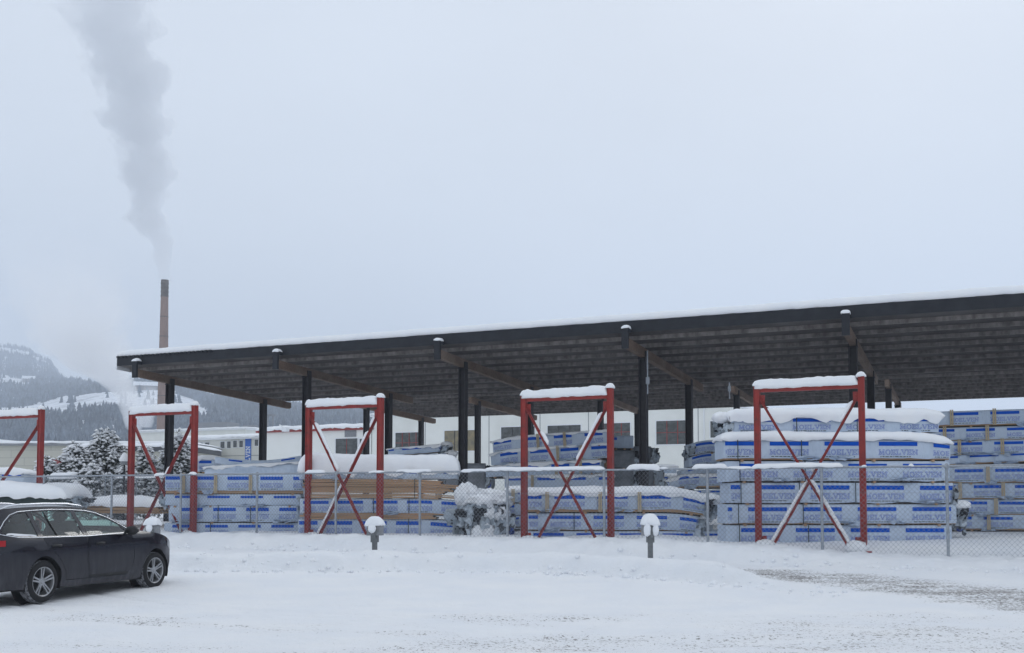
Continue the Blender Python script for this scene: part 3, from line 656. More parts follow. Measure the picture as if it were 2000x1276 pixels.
# ------------------------------------------------------------------ open timber shed (two roofs, shared frame s/n)
T_SN = Matrix.Rotation(-A, 4, 'Z')      # local x = along the eaves, y = away from the camera
COLS = [-27.07+6.04*k for k in range(8)]
def shed(name, label, n0, n1, zd0, zd1, cn, eave_snow, fascia=.38):
    e_ = empty(name, (0, 0, 0), -A, label, 'open shed')
    sl = (zd1-zd0)/(n1-n0); zd = lambda n: zd0+sl*(n-n0)
    a0, a1 = COLS[0]-1.05, 18.0
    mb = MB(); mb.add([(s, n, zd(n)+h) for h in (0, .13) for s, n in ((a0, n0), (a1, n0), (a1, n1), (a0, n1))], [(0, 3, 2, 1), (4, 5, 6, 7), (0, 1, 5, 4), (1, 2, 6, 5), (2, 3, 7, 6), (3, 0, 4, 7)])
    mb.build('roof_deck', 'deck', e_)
    # purlins under the deck
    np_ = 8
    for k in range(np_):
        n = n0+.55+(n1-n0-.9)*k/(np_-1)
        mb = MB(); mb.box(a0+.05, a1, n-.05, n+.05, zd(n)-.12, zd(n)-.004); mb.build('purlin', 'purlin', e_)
    # dark folded edge with a corrugated upper lip
    mb = MB(); mb.box(a0-.03, a1, n0-.05, n0-.004, zd0+.0, zd0+fascia-.05)
    for k in range(24):
        s = a0+k*.18; mb.box(s, s+.1, n0-.12, n0-.051, zd0+fascia-.10, zd0+fascia-.04)
    mb.build('fascia', 'fascia', e_)
    mb = MB(); mb.add([(a0-.035, n0-.05, zd0-.13), (a0-.035, n0-.05, zd0+.25), (a0-.035, n1, zd1+.2), (a0-.035, n1, zd1-.02), (a0-.06, n0-.05, zd0-.13), (a0-.06, n0-.05, zd0+.25), (a0-.06, n1, zd1+.2), (a0-.06, n1, zd1-.02)],
        [(0, 1, 2, 3), (4, 7, 6, 5), (0, 4, 5, 1), (3, 2, 6, 7), (0, 3, 7, 4), (1, 5, 6, 2)]); mb.build('gable_trim', 'white', e_)
    for k, s in enumerate(COLS):
        mb = MB(); b0, b1 = n0-.25 if eave_snow else n0+.1, n1-.35
        zb = lambda n: zd(n)-.20
        mb.add([(s+dx, n, zb(n)+h) for dx in (-.08, .08) for n, h in ((b0, -.27), (b0, .0), (b1, .0), (b1, -.22), (b1-.1, -.27))],
               [(0, 1, 2, 3, 4), (9, 8, 7, 6, 5), (0, 5, 6, 1), (1, 6, 7, 2), (2, 7, 8, 3), (3, 8, 9, 4), (4, 9, 5, 0)])
        mb.build('beam', 'beam', e_)
        for n in cn:
            mb = MB(); w = .115
            zt = zd(n)-.49
            mb.box(s-w, s+w, n-.012, n+.012, .2, zt)                     # rolled steel column: web and two flanges
            mb.box(s-w, s-w+.024, n-w, n+w, .2, zt+.2); mb.box(s+w-.024, s+w, n-w, n+w, .2, zt+.2)
            mb.box(s-w-.02, s+w+.02, n-w-.02, n+w+.02, zt-.02, zt-.001)
            mb.build('column', 'column', e_)
        if eave_snow:
            mb = MB(); mb.box(s-.10, s+.10, n0-.34, n0-.255, zd0-.50, zd0+.10); mb.box(s-.10, s+.10, n0-.255, n0-.052, zd0-.02, zd0+.10); cap = mb.build('beam_cap', 'fascia', e_)
            mb = MB(); snow_dome(mb, s-.10, s+.10, n0-.34, n0-.08, lambda x, y: zd0+.102, .085, .015, .02, k*3.1, 8, 6, 3); mb.build('snow', 'snow', cap, True)
    mb = MB(); rz = lambda x, y: zd(y)+(fascia-.04 if eave_snow else .135)
    snow_dome(mb, a0, a1, n0, n1, rz, .25, .07, .012, 2.2+n0, 420, 30, 60, .07)
    if eave_snow: mb.box(a0+.02, a1-.02, n0+.02, n1-.02, zd0-.3, zd0-.25) if False else None
    mb.build('roof_snow', 'snow', e_, True)
    return e_
shed('open_shed', 'nearer open-sided timber shed with dark roof edge, brown beams and snow on its roof', 28.9, 38.2, 6.28, 5.84, (30.4, 36.0), True)
shed('open_shed', 'second open timber roof standing behind the nearer shed, on slimmer dark columns', 43.3, 51.7, 6.37, 6.08, (44.2, 49.8), False, .3)
# galvanised pipes hanging under the roof by the columns
for s, n, z0, z1, lab in ((COLS[3]+.22, 30.1, 4.6, 5.9, 'thin pale conduit hanging beside the fourth front column of the shed'), (S_at(1427, 40), 40, 5.3, 5.95, 'short pale conduit hanging from the roof left of the tall snowy stack')):
    e_ = empty('conduit', SN(s, n, 0), 0, lab, 'pipe'); mb = MB(); mb.tube([(0, 0, z0), (0, 0, z1)], .022, 6); mb.build('pipe', 'galv', e_)
    mb = MB(); mb.box(-.05, .05, -.05, .05, z0+.3, z0+.5); mb.build('junction_box', 'galv', e_)

# ------------------------------------------------------------------ red steel frames
NF = 23.74
frames = [(-75, 77, 803, 806, 'leftmost red steel frame, cut off by the photo edge, above the parked car', .0),
          (255, 378, 797, 795, 'red steel frame standing in front of the snowy pines, right of the parked car', .35),
          (602, 742, 784, 780, 'red steel frame with thick snow on its braces, before the bare boards', 1.),
          (1024, 1193, 767, 762, 'red steel frame mid-yard, before the leaning stack of wrapped lumber', .6),
          (1481, 1686, 747, 742, 'rightmost and largest red steel frame, before the tall snowy stack of lumber', 1.)]
def frame(pL, pR, tL, tR, lab, sn, k):
    sL, sR = S_at(pL, NF), S_at(pR, NF); c = (sL+sR)/2; hw_ = (sR-sL)/2
    yL, yR = SN(sL, NF).y, SN(sR, NF).y
    zt = (ZP(tL+4, yL)+ZP(tR+4, yR))/2
    o = SN(c, NF, 0); e_ = empty('storage_frame', (o.x, o.y, 0), -A, lab, 'steel frame', 'red steel frames along the fence')
    zg = .35; zf = .56
    for sx in (-1, 1):
        x = sx*hw_; w = .065
        mb = MB(); top = zt+(.10 if sx > 0 else 0.0)
        mb.box(x-w+.001, x+w-.001, -.055, .055, zg, top-.002); mb.box(x-w, x-w+.018, -.075, .075, zg, top); mb.box(x+w-.018, x+w, -.075, .075, zg, top)
        mb.box(x-.17, x+.17, -.17, .17, zg-.05, zg+.03)
        mb.build('post', 'red', e_)
    zb = zt-.12
    mb = MB(); mb.box(-hw_+.065, hw_-.065, -.05, .05, zb-.045, zb+.05); mb.build('top_beam', 'red', e_)
    mb = MB(); snow_bar(mb, (-hw_-.05, 0, zb+.045), (hw_-.06, 0, zb+.045), .12, .21, .04, k*5.3, .12); 
    mb.build('snow_cap', 'snow', e_, True); mb = MB(); snow_bar(mb, (hw_-.11, 0, zt+.10), (hw_+.10, 0, zt+.10), .13, .11, .03, k*2.1, .14, .04)
    mb.build('snow_cap', 'snow', e_, True); mb = MB(); snow_bar(mb, (-hw_-.09, 0, zt), (-hw_+.09, 0, zt), .13, .13, .03, k*2.7, .14, .04)
    mb.build('snow_cap', 'snow', e_, True)
    xi = hw_-.065
    for q, (p0, p1) in enumerate((((xi-.02, .045, zb-.22), (-xi+.22, .045, zf-.15)), ((-xi+.02, -.045, zb-.22), (xi-.22, -.045, zf-.15)))):
        mb = MB(); mb.bar(p0, p1, .05, .075, 0, Vector((0, 1, 0))); 
        mb.bar(Vector(p0)+Vector((0, -.028, 0)), Vector(p1)+Vector((0, -.028, 0)), .012, .095, 0, Vector((0, 1, 0)))
        b_ = mb.build('brace', 'red', e_)
        if sn > .1:
            P0, P1 = Vector(p0), Vector(p1); d = (P1-P0); u = Vector((-d.z, 0, d.x)).normalized(); u = u if u.z > 0 else -u
            segs = {1: (((.40, .50),), ()), 2: (((.02, .10), (.14, .45), (.52, .98)), ((.06, .46),)), 3: (((.05, .40), (.46, .50)), ((.18, .28),)), 4: (((.03, .17), (.45, .50), (.56, .98)), ((.55, .97),))}[k][q]
            for a_, b2 in segs:
                mb = MB(); snow_bar(mb, P0+d*a_+u*.042, P0+d*b2+u*.042, .06, .065, .008, k+q*3+a_*9, .10, .07, u); mb.build('snow', 'snow', b_, True)
    for sx in (-1, 1):
        for zz in (zb-.20, zf+.02):
            mb = MB(); mb.box(sx*(hw_-.10)-.075, sx*(hw_-.10)+.075, -.012, .006, zz-.12, zz+.09)
            for bz in (-.07, .04): mb.box(sx*(hw_-.12)-.014, sx*(hw_-.12)+.014, -.03, -.0125, zz+bz-.014, zz+bz+.014)
            mb.build('gusset_plate', 'red', e_)
    for sx in (-1, 1): mb = MB(); crumple(mb, (sx*(hw_-.15), -.05, zf-.12), .20, k*3+sx, 10, .18, (1.3, .9, .8)); mb.build('snow_heap', 'snow', e_, True)
    return e_
for k, f_ in enumerate(frames): frame(*f_, k)

# ------------------------------------------------------------------ chain link fence
def fence(name, n, s0, s1, zr, label, post_s, zbase, snow_segs=(), wire_r=.0029, cell=.10, mesh=True, pr=.032):
    e_ = empty(name, SN((s0+s1)/2, n, 0), -A, label, 'fence'); c = (s0+s1)/2
    for s in post_s:
        mb = MB(); zb = zbase(s)
        mb.tube([(s-c, 0, zb-.35), (s-c, 0, zr+.03)], pr, 10); mb.lathe([(pr+.012, zr-.05), (pr+.012, zr+.02), (pr*.6, zr+.055), (0, zr+.06)], 10, 0, Matrix.Translation((s-c, 0, 0)))
        for zz in (.25, .6, .85): mb.lathe([(pr, 0), (pr+.006, .002), (pr+.006, .02), (pr, .022)], 10, 0, Matrix.Translation((s-c, 0, zb+(zr-zb)*zz)))
        mb.build('post', 'galv', e_)
    mb = MB(); mb.tube([(s0-c, -.02, zr), (s1-c, -.02, zr)], .024, 8); mb.build('top_rail', 'galv', e_)
    if mesh:
        ps = []; h = zr-.02
        def clip(sa, za, sb, zb_): ps.append(((sa, za), (sb, zb_)))
        k0, k1 = int((s0-3)/cell), int((s1+3)/cell)
        for k in range(k0, k1):
            for sg in (1, -1):
                sa = k*cell; zb_ = zbase(sa)-.12; ht = h-zb_; a_, b_ = (sa, zb_), (sa+sg*ht*.95, h)
                lo, hi = s0, s1
                if min(a_[0], b_[0]) < lo or max(a_[0], b_[0]) > hi: continue
                ps.append((a_, b_))
        V_ = []; T_ = []
        for i, (a_, b_) in enumerate(ps):
            d = Vector((b_[0]-a_[0], 0, b_[1]-a_[1])).normalized(); u = Vector((-d.z, 0, d.x))
            yo = .001 if d.x > 0 else -.003; k = len(V_); ang = (0, 2.1, 4.2)
            for p in (a_, b_):
                for g in ang: V_.append((p[0]-c+u.x*wire_r*cos(g), yo+wire_r*sin(g), p[1]+u.z*wire_r*cos(g)))
            T_ += [(k, k+1, k+4, k+3), (k+1, k+2, k+5, k+4), (k+2, k, k+3, k+5)]
        np_mesh('chain_link', np.array(V_), np.array(T_), ['wire'], e_)
        mb = MB()
        for zz in (zr-.55, zr-1.1): mb.tube([(s0-c, .004, zz), (s1-c, .004, zz)], .0022, 4)
        mb.build('tension_wire', 'wire', e_)
    for i, (a_, b_, h, ov) in enumerate(snow_segs):
        mb = MB(); snow_bar(mb, (a_-c, -.02, zr+.018), (b_-c, -.02, zr+.018), .06, h, ov, i*3.3+n, .14, .07); mb.build('snow', 'snow', e_, True)
    return e_
nf = 23.46
ppx = [85, 218, 353, 502, 656, 820, 991, 1180, 1382, 1605, 1850]
ps_ = [S_at(p, nf) for p in ppx]; ps_ = [ps_[0]-2.5*k for k in (3, 2, 1)]+ps_+[ps_[-1]+2.5, ps_[-1]+5, ps_[-1]+7.5]
def zb_f(s): return g1(*SN(s, nf).xy)
sseg = [(S_at(a_, nf), S_at(b_, nf), h, ov) for a_, b_, h, ov in ((303, 322, .05, .02), (370, 384, .06, .02), (598, 636, .08, .04), (722, 752, .035, .02), (776, 843, .06, .05), (902, 951, .045, .02), (948, 1182, .075, .05), (1226, 1290, .10, .06), (1290, 1306, .04, .02), (1354, 1422, .09, .07), (1420, 1472, .03, .02), (1470, 1648, .085, .05), (1776, 1786, .05, .0), (1684, 1694, .04, .0))]
fence('chain_link_fence', nf, ps_[0], ps_[-1], 2.17, 'long galvanised chain-link fence with snow on its top rail, along the lumber yard', ps_, zb_f, sseg)
nb = 31.0
pb = [S_at(p, nb) for p in (60, 100, 139, 205, 266, 322)]
fence('chain_link_fence', nb, pb[0], pb[-1], ZP(935, Y_at(200, nb)), 'shorter low fence with snow on its rail, in front of the snowy pines', pb, lambda s: .6, [(S_at(228, nb), pb[-1], .05, .03), (S_at(100, nb), S_at(148, nb), .22, .12)], cell=.12, pr=.022)

# ------------------------------------------------------------------ power outlet posts for engine heaters
def outlet(px, Yd, top_py, style, lab, post=True):
    p = P(px, 1040, Yd); zg = g1(p.x, Yd); zt = ZP(top_py, Yd)
    e_ = empty('outlet_post', (p.x, Yd, zg), .1 if style else -.15, lab, 'outlet post', 'heater outlet posts by the kerb'); hz = zt-zg
    mb = MB(); mb.box(-.045, .045, -.045, .045, -.3, hz-.30); mb.box(-.07, .07, -.065, .065, hz-.42, hz-.26); mb.build('post', 'greypost', e_)
    zb = hz-.30
    for sx in (-1, 1):
        T = Matrix.Translation((sx*.083, -.02, zb+.12)) @ Matrix.Rotation(sx*-.30, 4, 'Z')
        mb = MB(); mb.box(-.078, .078, -.08, .08, -.10, .10, 0, T); mb.box(-.06, .06, -.095, -.081, -.085, .06, 0, T)
        bx_ = mb.build('outlet_box', 'greybox', e_)
        mb = MB(); mb.box(-.035, .035, -.106, -.0955, -.06, .02, 0, T); mb.build('socket_cover', 'greypost', bx_)
    mb = MB(); mb.box(-.04, .04, -.12, -.02, zb-.02, zb+.2); mb.build('cover', 'greypost', e_)
    mb = MB(); th = .23 if style else .18
    w_ = .145 if style else .15
    snow_dome(mb, -w_, w_, -.12, .12, lambda x, y: zb+.235, th, .025, .015, px*.1, 20, 14, 2.2, .08)
    if style:
        mb.build('snow_cap', 'snow', e_, True); mb = MB(); crumple(mb, (-.09, -.12, zb+.14), .09, 3, 10, .1, (.8, .6, 1.5)); mb.build('snow_lump', 'snow', e_, True); mb = MB(); crumple(mb, (.085, -.12, zb+.13), .08, 5, 10, .1, (.8, .6, 1.5))
    else: mb.build('snow_cap', 'snow', e_, True); mb = MB(); crumple(mb, (-.02, -.13, zb+.16), .085, 8, 10, .15, (1, .6, 1.1))
    mb.build('snow_lump', 'snow', e_, True)
outlet(298, 25.0, 1000+20, 0, 'grey outlet post with a round snow cap just beyond the bonnet of the car')
outlet(732, 21.5, 997+22, 0, 'grey outlet post with a domed snow cap, before the frame beside the bare boards')
outlet(1270, 21.2, 997+22, 1, 'grey outlet post under a tall snow cap, right of the middle red frame')
# small park lamp by the pines
p = P(243, 900, 40); e_ = empty('garden_lamp', (p.x, 40, .5), 0, 'small lamp with a pointed snow hat before the pines, left of a red frame', 'lamp')
mb = MB(); mb.tube([(0, 0, 0), (0, 0, ZP(908, 40)-.5)], .04, 8); mb.build('pole', 'column', e_)
zt = ZP(908, 40)-.5
mb = MB(); mb.lathe([(0, zt), (.12, zt), (.17, zt+.12), (.17, zt+.14), (0, zt+.16)], 12); mb.build('lantern', 'greybox', e_)
mb = MB(); mb.lathe([(.17, zt+.13), (.20, zt+.16), (.17, zt+.26), (.08, zt+.42), (0, zt+.47)], 12); mb.build('snow_cap', 'snow', e_, True)

# ------------------------------------------------------------------ snowy pines
def pine(px, py_top, Yd, wpx, lab, seed, dens=1.0, lean=.0):
    r_ = np.random.RandomState(seed); p = P(px, py_top, Yd); zg = .5; Ht = p.z-zg; R = wpx/F*Yd/2
    e_ = empty('snowy_pine', (p.x, Yd, zg), 0, lab, 'pine tree', 'snow-laden pines at the edge of the yard')
    mb = MB(); mb.tube([(0, 0, -.3), (0, .02, Ht*.4), (.03, 0, Ht*.9)], [.09, .06, .015], 8)
    br = []
    for k in range(46):
        h = Ht*(.06+.86*(k+r_.rand())/46); a_ = k*2.4+r_.rand(); L_ = R*(1-(h/Ht)**2.4)*(.75+.4*r_.rand())+.05
        tip = Vector((L_*cos(a_), L_*sin(a_), h+L_*.30)); mb.tube([(0, 0, h-.1), tip*.5+Vector((0, 0, h*.5-.04)), tip], [.025, .016, .006], 5); br.append((h, a_, L_))
    mb.build('trunk', 'bark', e_)
    # needle tufts: fans of thin blades pointing up and out on every branch, snow pads on top
    n_t = int(900*dens*(R*Ht)/2.2); bV = []; bT = []; sV = []; sT = []
    for i in range(n_t):
        h, a_, L_ = br[r_.randint(len(br))]; q = r_.rand()**.45; a2 = a_+r_.normal()*.42*q; L2 = L_*q*(.9+.25*r_.rand())
        c = np.array([L2*cos(a2), L2*sin(a2), h+L2*.28+r_.normal()*.10])
        out_ = np.array([cos(a2), sin(a2), .55+.5*r_.rand()]); out_ /= np.linalg.norm(out_); ln = .13+.10*r_.rand()
        for b in range(9):
            d = out_+r_.normal(size=3)*.55; d /= np.linalg.norm(d); sd = np.cross(d, r_.normal(size=3)); sd /= np.linalg.norm(sd)
            k = len(bV); bV += [c-sd*.012, c+sd*.012, c+d*ln]; bT.append((k, k+1, k+2))
        if r_.rand() < .85:
            c2 = c+out_*ln*.55+np.array([0, 0, .03]); rx = .05+.07*r_.rand(); k = len(sV)
            t1 = np.array([-sin(a2), cos(a2), 0]); t2 = np.array([cos(a2), sin(a2), .25*r_.normal()])
            for j in range(6):
                g = pi*j/3+r_.rand()*.4; rr = rx*(.7+.5*r_.rand()); sV.append(c2+t1*cos(g)*rr+t2*sin(g)*rr*1.25-np.array([0, 0, .008]))
            sV.append(c2+np.array([0, 0, .045+.03*r_.rand()])); sV.append(c2-np.array([0, 0, .03]))
            for j in range(6): sT += [(k+j, k+(j+1) % 6, k+6), (k+(j+1) % 6, k+j, k+7)]
    np_mesh('needles', np.array(bV), np.array(bT), ['needle'], e_)
    np_mesh('snow', np.array(sV), np.array(sT), ['snow'], e_, smooth=True)
pine(208, 838, 44, 100, 'tallest round-topped snowy pine, between the first and second red frames', 1, 1.25)
pine(146, 868, 43, 84, 'broad snowy pine just left of the tallest one', 2, 1.2)
pine(92, 893, 42.5, 62, 'low snowy pine at the left end of the row, by the leftmost frame', 3)
pine(285, 872, 44.5, 62, 'narrow snowy pine seen through the left half of the second red frame', 4)
pine(346, 846, 46, 84, 'dark snowy pine behind the first shed column, right side of the second frame', 5, 1.25)
pine(178, 905, 41, 70, 'short bushy snowy pine at the foot of the tallest one', 6)
pine(246, 912, 41.5, 66, 'short bushy snowy pine low behind the second frame\'s left post', 8)
# ------------------------------------------------------------------ packs of lumber
WORD_FAT = word('MOELVEN', .10); WORD_THIN = word('MOELVEN', .034)
def pack(pos, rz, L, D, H, lab, seed, roll=0, sag=None, snow=0, battens=(), straps=(), wood=.006, amp=.03, off=0, pw=.66, pp=.95,
         printed=True, wrapm='wrap', kind='wrap', torn=(0, 0), snow_kw=None, bearers=True, group='wrapped packs of lumber in the yard', endslope=(0, 0), patch=0, text=True):
    e_ = bpy.data.objects.new('lumber_pack', None); COL.objects.link(e_); e_.location = pos; e_.rotation_euler = (0, roll, rz); e_.empty_display_size = .2
    tag(e_, lab, 'lumber pack', group)
    sag = sag or (lambda x: 0.0); hl = L/2; r_ = random.Random(seed)
    z0 = wood if kind == 'wrap' else 0
    def yf(x, z):
        q = min(hl-x, hl+x)
        return -(amp*nz3(x*.9+seed, z*2.2, seed)+.45*amp*nz3(x*3.4+z*2, z*4, seed+4)+.25*amp*nz3((x+z)*7, (z-x*.3)*6, seed+9))+.05*max(0, 1-q/.07)**2+.02*max(0, 1-(z-z0)/.05)+.025*max(0, 1-(H-z)/.03)
    def zo(x, z):  # sagging, slack lower hem, sloping ends
        o = sag(x)
        if z < z0+.02: o += .032*nz3(x*1.7, seed, 3)+.012*nz3(x*5, seed, 8)
        if endslope[0] and x < -hl+.9: o -= endslope[0]*(1-(x+hl)/.9)**1.5*(z/H)
        if endslope[1] and x > hl-.9: o -= endslope[1]*(1-(hl-x)/.9)**1.5*(z/H)
        return o
    if kind == 'wrap':
        mb = MB(); nu = max(10, int(L/.085)); fz = [z0+(H-z0)*k/7 for k in range(8)]
        ring = [('f', z) for z in fz]+[('t', D*.3), ('t', D*.7), ('t', D)]+[('b', H*.5), ('b', z0)]
        def rp(x, q):
            if q[0] == 'f': return Vector((x, yf(x, q[1]), q[1]+zo(x, q[1])))
            if q[0] == 't': return Vector((x, q[1], H+zo(x, H)+.03*nz3(x*1.4, q[1]*2, seed+7)))
            return Vector((x, D+.02*nz3(x, q[1], seed), q[1]+zo(x, q[1])))
        mb.grid(lambda u, v_: rp(-hl+L*u, ring[round(v_*(len(ring)-1))]), nu, len(ring)-1, 0)
        for sx in (-1, 1):
            k = len(mb.v); x = sx*hl
            for j in range(6):
                for i in range(6):
                    y = D*i/5; z = z0+(H-z0)*j/5; bl = .045*nz3(y*4+seed, z*7, sx)*(0 < i < 5)*(0 < j < 5)
                    yy_ = yf(x, z) if i == 0 else y
                    mb.v.append((x+sx*bl, yy_, z+zo(x, z)))
            for j in range(5):
                for i in range(5):
                    a_ = k+j*6+i; q = (a_, a_+1, a_+7, a_+6); mb.f.append(q if sx > 0 else q[::-1]); mb.m.append(0)
        if printed:
            pr = .009
            def dec(pts, fs, mt, prr): mb.add([(p[0], yf(p[0], p[1])-prr, p[1]+zo(p[0], p[1])+tilt*p[0]+vo*Hs) for p in pts], fs, mt)
            x0 = -hl+off-pp*2; Hs = H-z0; tilt = r_.uniform(-.004, .004); vo = r_.uniform(-.02, .015)
            while x0 < hl:
                a_, b_ = max(x0, -hl+.03), min(x0+pw, hl-.03)
                if b_-a_ > .06:
                    n_ = max(1, int((b_-a_)/.06)); za, zc = z0+Hs*.66, z0+Hs*.87
                    pts = []; fs = []
                    for i in range(n_+1):
                        for z in (za, (za+zc)/2, zc): pts.append((a_+(b_-a_)*i/n_, z))
                    fs = [(i*3+j, i*3+3+j, i*3+4+j, i*3+1+j) for i in range(n_) for j in (0, 1)]
                    dec(pts, fs, 1, pr)
                if text:
                    zt_ = z0+Hs*.21; sz = Hs*.24; k_ = pw/WORD_FAT[2]
                    for (wv, wf, ww), mt, prr in ((WORD_FAT, 1, pr), (WORD_THIN, 2, pr+.004)):
                        pts = [(x0+p.x*k_, zt_+p.y*sz) for p in wv]
                        good = [(-hl+.03 < p[0] < hl-.03) for p in pts]
                        dec([p if g else (max(-hl+.03, min(hl-.03, p[0])), p[1]) for p, g in zip(pts, good)], [f for f in wf if all(good[i] for i in f)], mt, prr)
                    xx = x0+.03
                    while xx < x0+pw*.8:                     # the fine print under the name
                        w_ = r_.uniform(.02, .09)
                        if -hl+.05 < xx and xx+w_ < hl-.05: dec([(xx, z0+Hs*.075), (xx+w_, z0+Hs*.075), (xx+w_, z0+Hs*.11), (xx, z0+Hs*.11)], [(0, 1, 2, 3)], 3, pr)
                        xx += w_+.02
                x0 += pp
        mb.build('wrap', [wrapm, 'print', 'light', 'strap'], e_, True)
        mb = MB()
        nb_ = max(3, int(L/.5)); zl = 0 if wood > .015 else .035
        for i in range(nb_):
            a_, b_ = -hl+.03+(L-.06)*i/nb_, -hl+.03+(L-.06)*(i+1)/nb_
            za, zb_ = sag(a_), sag(b_)
            mb.add([(a_, .055, za+zl), (b_, .055, zb_+zl), (b_, D-.02, zb_+zl), (a_, D-.02, za+zl), (a_, .055, za+H*.5), (b_, .055, zb_+H*.5), (b_, D-.02, zb_+H*.5), (a_, D-.02, za+H*.5)],
                   [(0, 3, 2, 1), (4, 5, 6, 7), (0, 1, 5, 4), (2, 3, 7, 6)]+([(0, 4, 7, 3)] if i == 0 else [])+([(1, 2, 6, 5)] if i == nb_-1 else []))
        mb.build('timber', 'timber', e_)
    else:       # bare boards in layers
        mb = MB(); nl = max(2, int(H/.045)); nb_ = 12
        for j in range(nl):
            za = j*H/nl; th = H/nl-.006-.01*(r_.random() < .25)
            xa, xb = -hl+r_.uniform(0, .16), hl-r_.uniform(0, .75); yo = r_.uniform(-.03, .03); ph = r_.random()*9
            vs = []; fs = []
            for i in range(nb_+1):
                x = xa+(xb-xa)*i/nb_; w_ = .012*nz3(x*.8, j, ph); s_ = sag(x)*(1)+w_
                vs += [(x, yo, za+s_), (x, yo, za+th+s_), (x, D, za+th+s_), (x, D, za+s_)]
            for i in range(nb_):
                k = i*4; fs += [(k, k+4, k+5, k+1), (k+1, k+5, k+6, k+2), (k+2, k+6, k+7, k+3), (k+3, k+7, k+4, k)]
            fs += [(0, 1, 2, 3), (nb_*4+3, nb_*4+2, nb_*4+1, nb_*4)]
            mb.add(vs, fs)
        mb.build('boards', 'timber', e_)
    for f_ in battens:
        x = -hl+L*f_; mb = MB(); s_ = sag(x)
        for dx in (-.045, .005): mb.box(x+dx, x+dx+.04, -.045-amp, -.012-amp*.5, .0+s_, H+.035+s_)
        mb.build('batten', 'batten', e_)
    for f_ in straps:
        x = -hl+L*f_; s_ = sag(x); mb = MB(); mb.box(x-.010, x+.010, -.012-amp, -.008-amp, .0+s_, H+.004+s_); mb.box(x-.010, x+.010, -.012-amp, D, H+.004+s_+amp*.3, H+.008+s_+amp*.3); mb.build('strap', 'strap', e_)
    if kind == 'wrap' and printed and L > 2:
        for k_ in range(2):                                          # loose edges of film hanging over the hem
            x = r_.uniform(-hl*.85, hl*.85); mb = MB(); drape(mb, (x, -.02-amp, H*.16+sag(x)), r_.uniform(.35, .8), r_.uniform(.06, .12), seed+k_*3.3, 0, 0, 8); mb.build('loose_film', wrapm, e_)
    if bearers:
        for f_ in (.08, .34, .66, .92):
            x = -hl+L*f_; s_ = sag(x); mb = MB(); mb.box(x-.03, x+.03, -.02, D-.05, -.046+s_, -.002+s_); mb.build('bearer', 'timber', e_)
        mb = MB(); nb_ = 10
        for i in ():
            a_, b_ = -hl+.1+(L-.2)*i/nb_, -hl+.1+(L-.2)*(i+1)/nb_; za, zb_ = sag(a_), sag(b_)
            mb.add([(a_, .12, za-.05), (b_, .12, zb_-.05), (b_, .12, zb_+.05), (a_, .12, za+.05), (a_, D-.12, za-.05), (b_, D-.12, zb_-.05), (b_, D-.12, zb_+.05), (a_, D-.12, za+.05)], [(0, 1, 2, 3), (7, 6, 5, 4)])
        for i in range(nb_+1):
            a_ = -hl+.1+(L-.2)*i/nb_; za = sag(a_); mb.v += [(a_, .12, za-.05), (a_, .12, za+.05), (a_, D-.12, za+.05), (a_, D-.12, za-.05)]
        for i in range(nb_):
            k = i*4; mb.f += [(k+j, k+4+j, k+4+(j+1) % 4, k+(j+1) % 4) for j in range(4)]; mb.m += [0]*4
        mb.build('gap_filler', 'gap_dark', e_)  # added dark filler that shuts the see-through gaps between packs
    for sx, t in ((-1, torn[0]), (1, torn[1])):
        if t:
            mb = MB()
            for q in range(int(5+t*7)):
                drape(mb, (sx*(hl-.02+.26*t*r_.random()), D*r_.uniform(-.02, .6), H*r_.uniform(.55, 1.0)+sag(sx*hl)), r_.uniform(.25, .5)*(.5+.5*t), H*r_.uniform(.5, 1.0), seed*1.7+q*2.3, r_.uniform(-1.2, 1.2))
            mb.build('torn_wrap', ['torn'], e_)
            if t > .75 and wrapm == 'wrap':
                mb = MB(); crumple(mb, (sx*(hl+.16), D*.25, H*.95+sag(sx*hl)), .19, seed, 12, .3, (1.3, 1, .7)); mb.build('snow_lump', 'snow', e_, True)
    if snow:
        kw = dict(over=.07, drop=.06, seed=seed*1.3, nu=70, nv=12, pw=4, lump=.28); kw.update(snow_kw or {})
        x0, x1 = kw.pop('x0', -hl), kw.pop('x1', hl); y0, y1 = kw.pop('y0', 0), kw.pop('y1', D)
        mb = MB(); snow_dome(mb, x0, x1, y0, y1, lambda x, y: H+zo(max(-hl, min(hl, x)), H), snow, **kw); mb.build('snow_cap', 'snow', e_, True)
    for i in range(patch):
        mb = MB(); x = r_.uniform(-hl*.9, hl*.9); crumple(mb, (x, -.01, H*r_.uniform(.55, .9)+sag(x)), r_.uniform(.05, .09), seed+i, 8, .2, (1.6, .5, .6)); mb.build('snow_patch', 'snow', e_, True)
    return e_
def pk(pL, pR, Y, yT, yB, lab, seed, rz=0, dy=0, **kw):
    a_, b_ = P(pL, 900, Y), P(pR, 900, Y); zb_ = ZP(yB+2.0, Y); H = ZP(yT, Y)-zb_
    L = kw.pop('L', (b_.x-a_.x)/cos(rz)); D = kw.pop('D', 1.1)
    return pack(Vector(((a_.x+b_.x)/2, Y+dy, zb_)), rz, L, D, H, lab, seed, **kw)
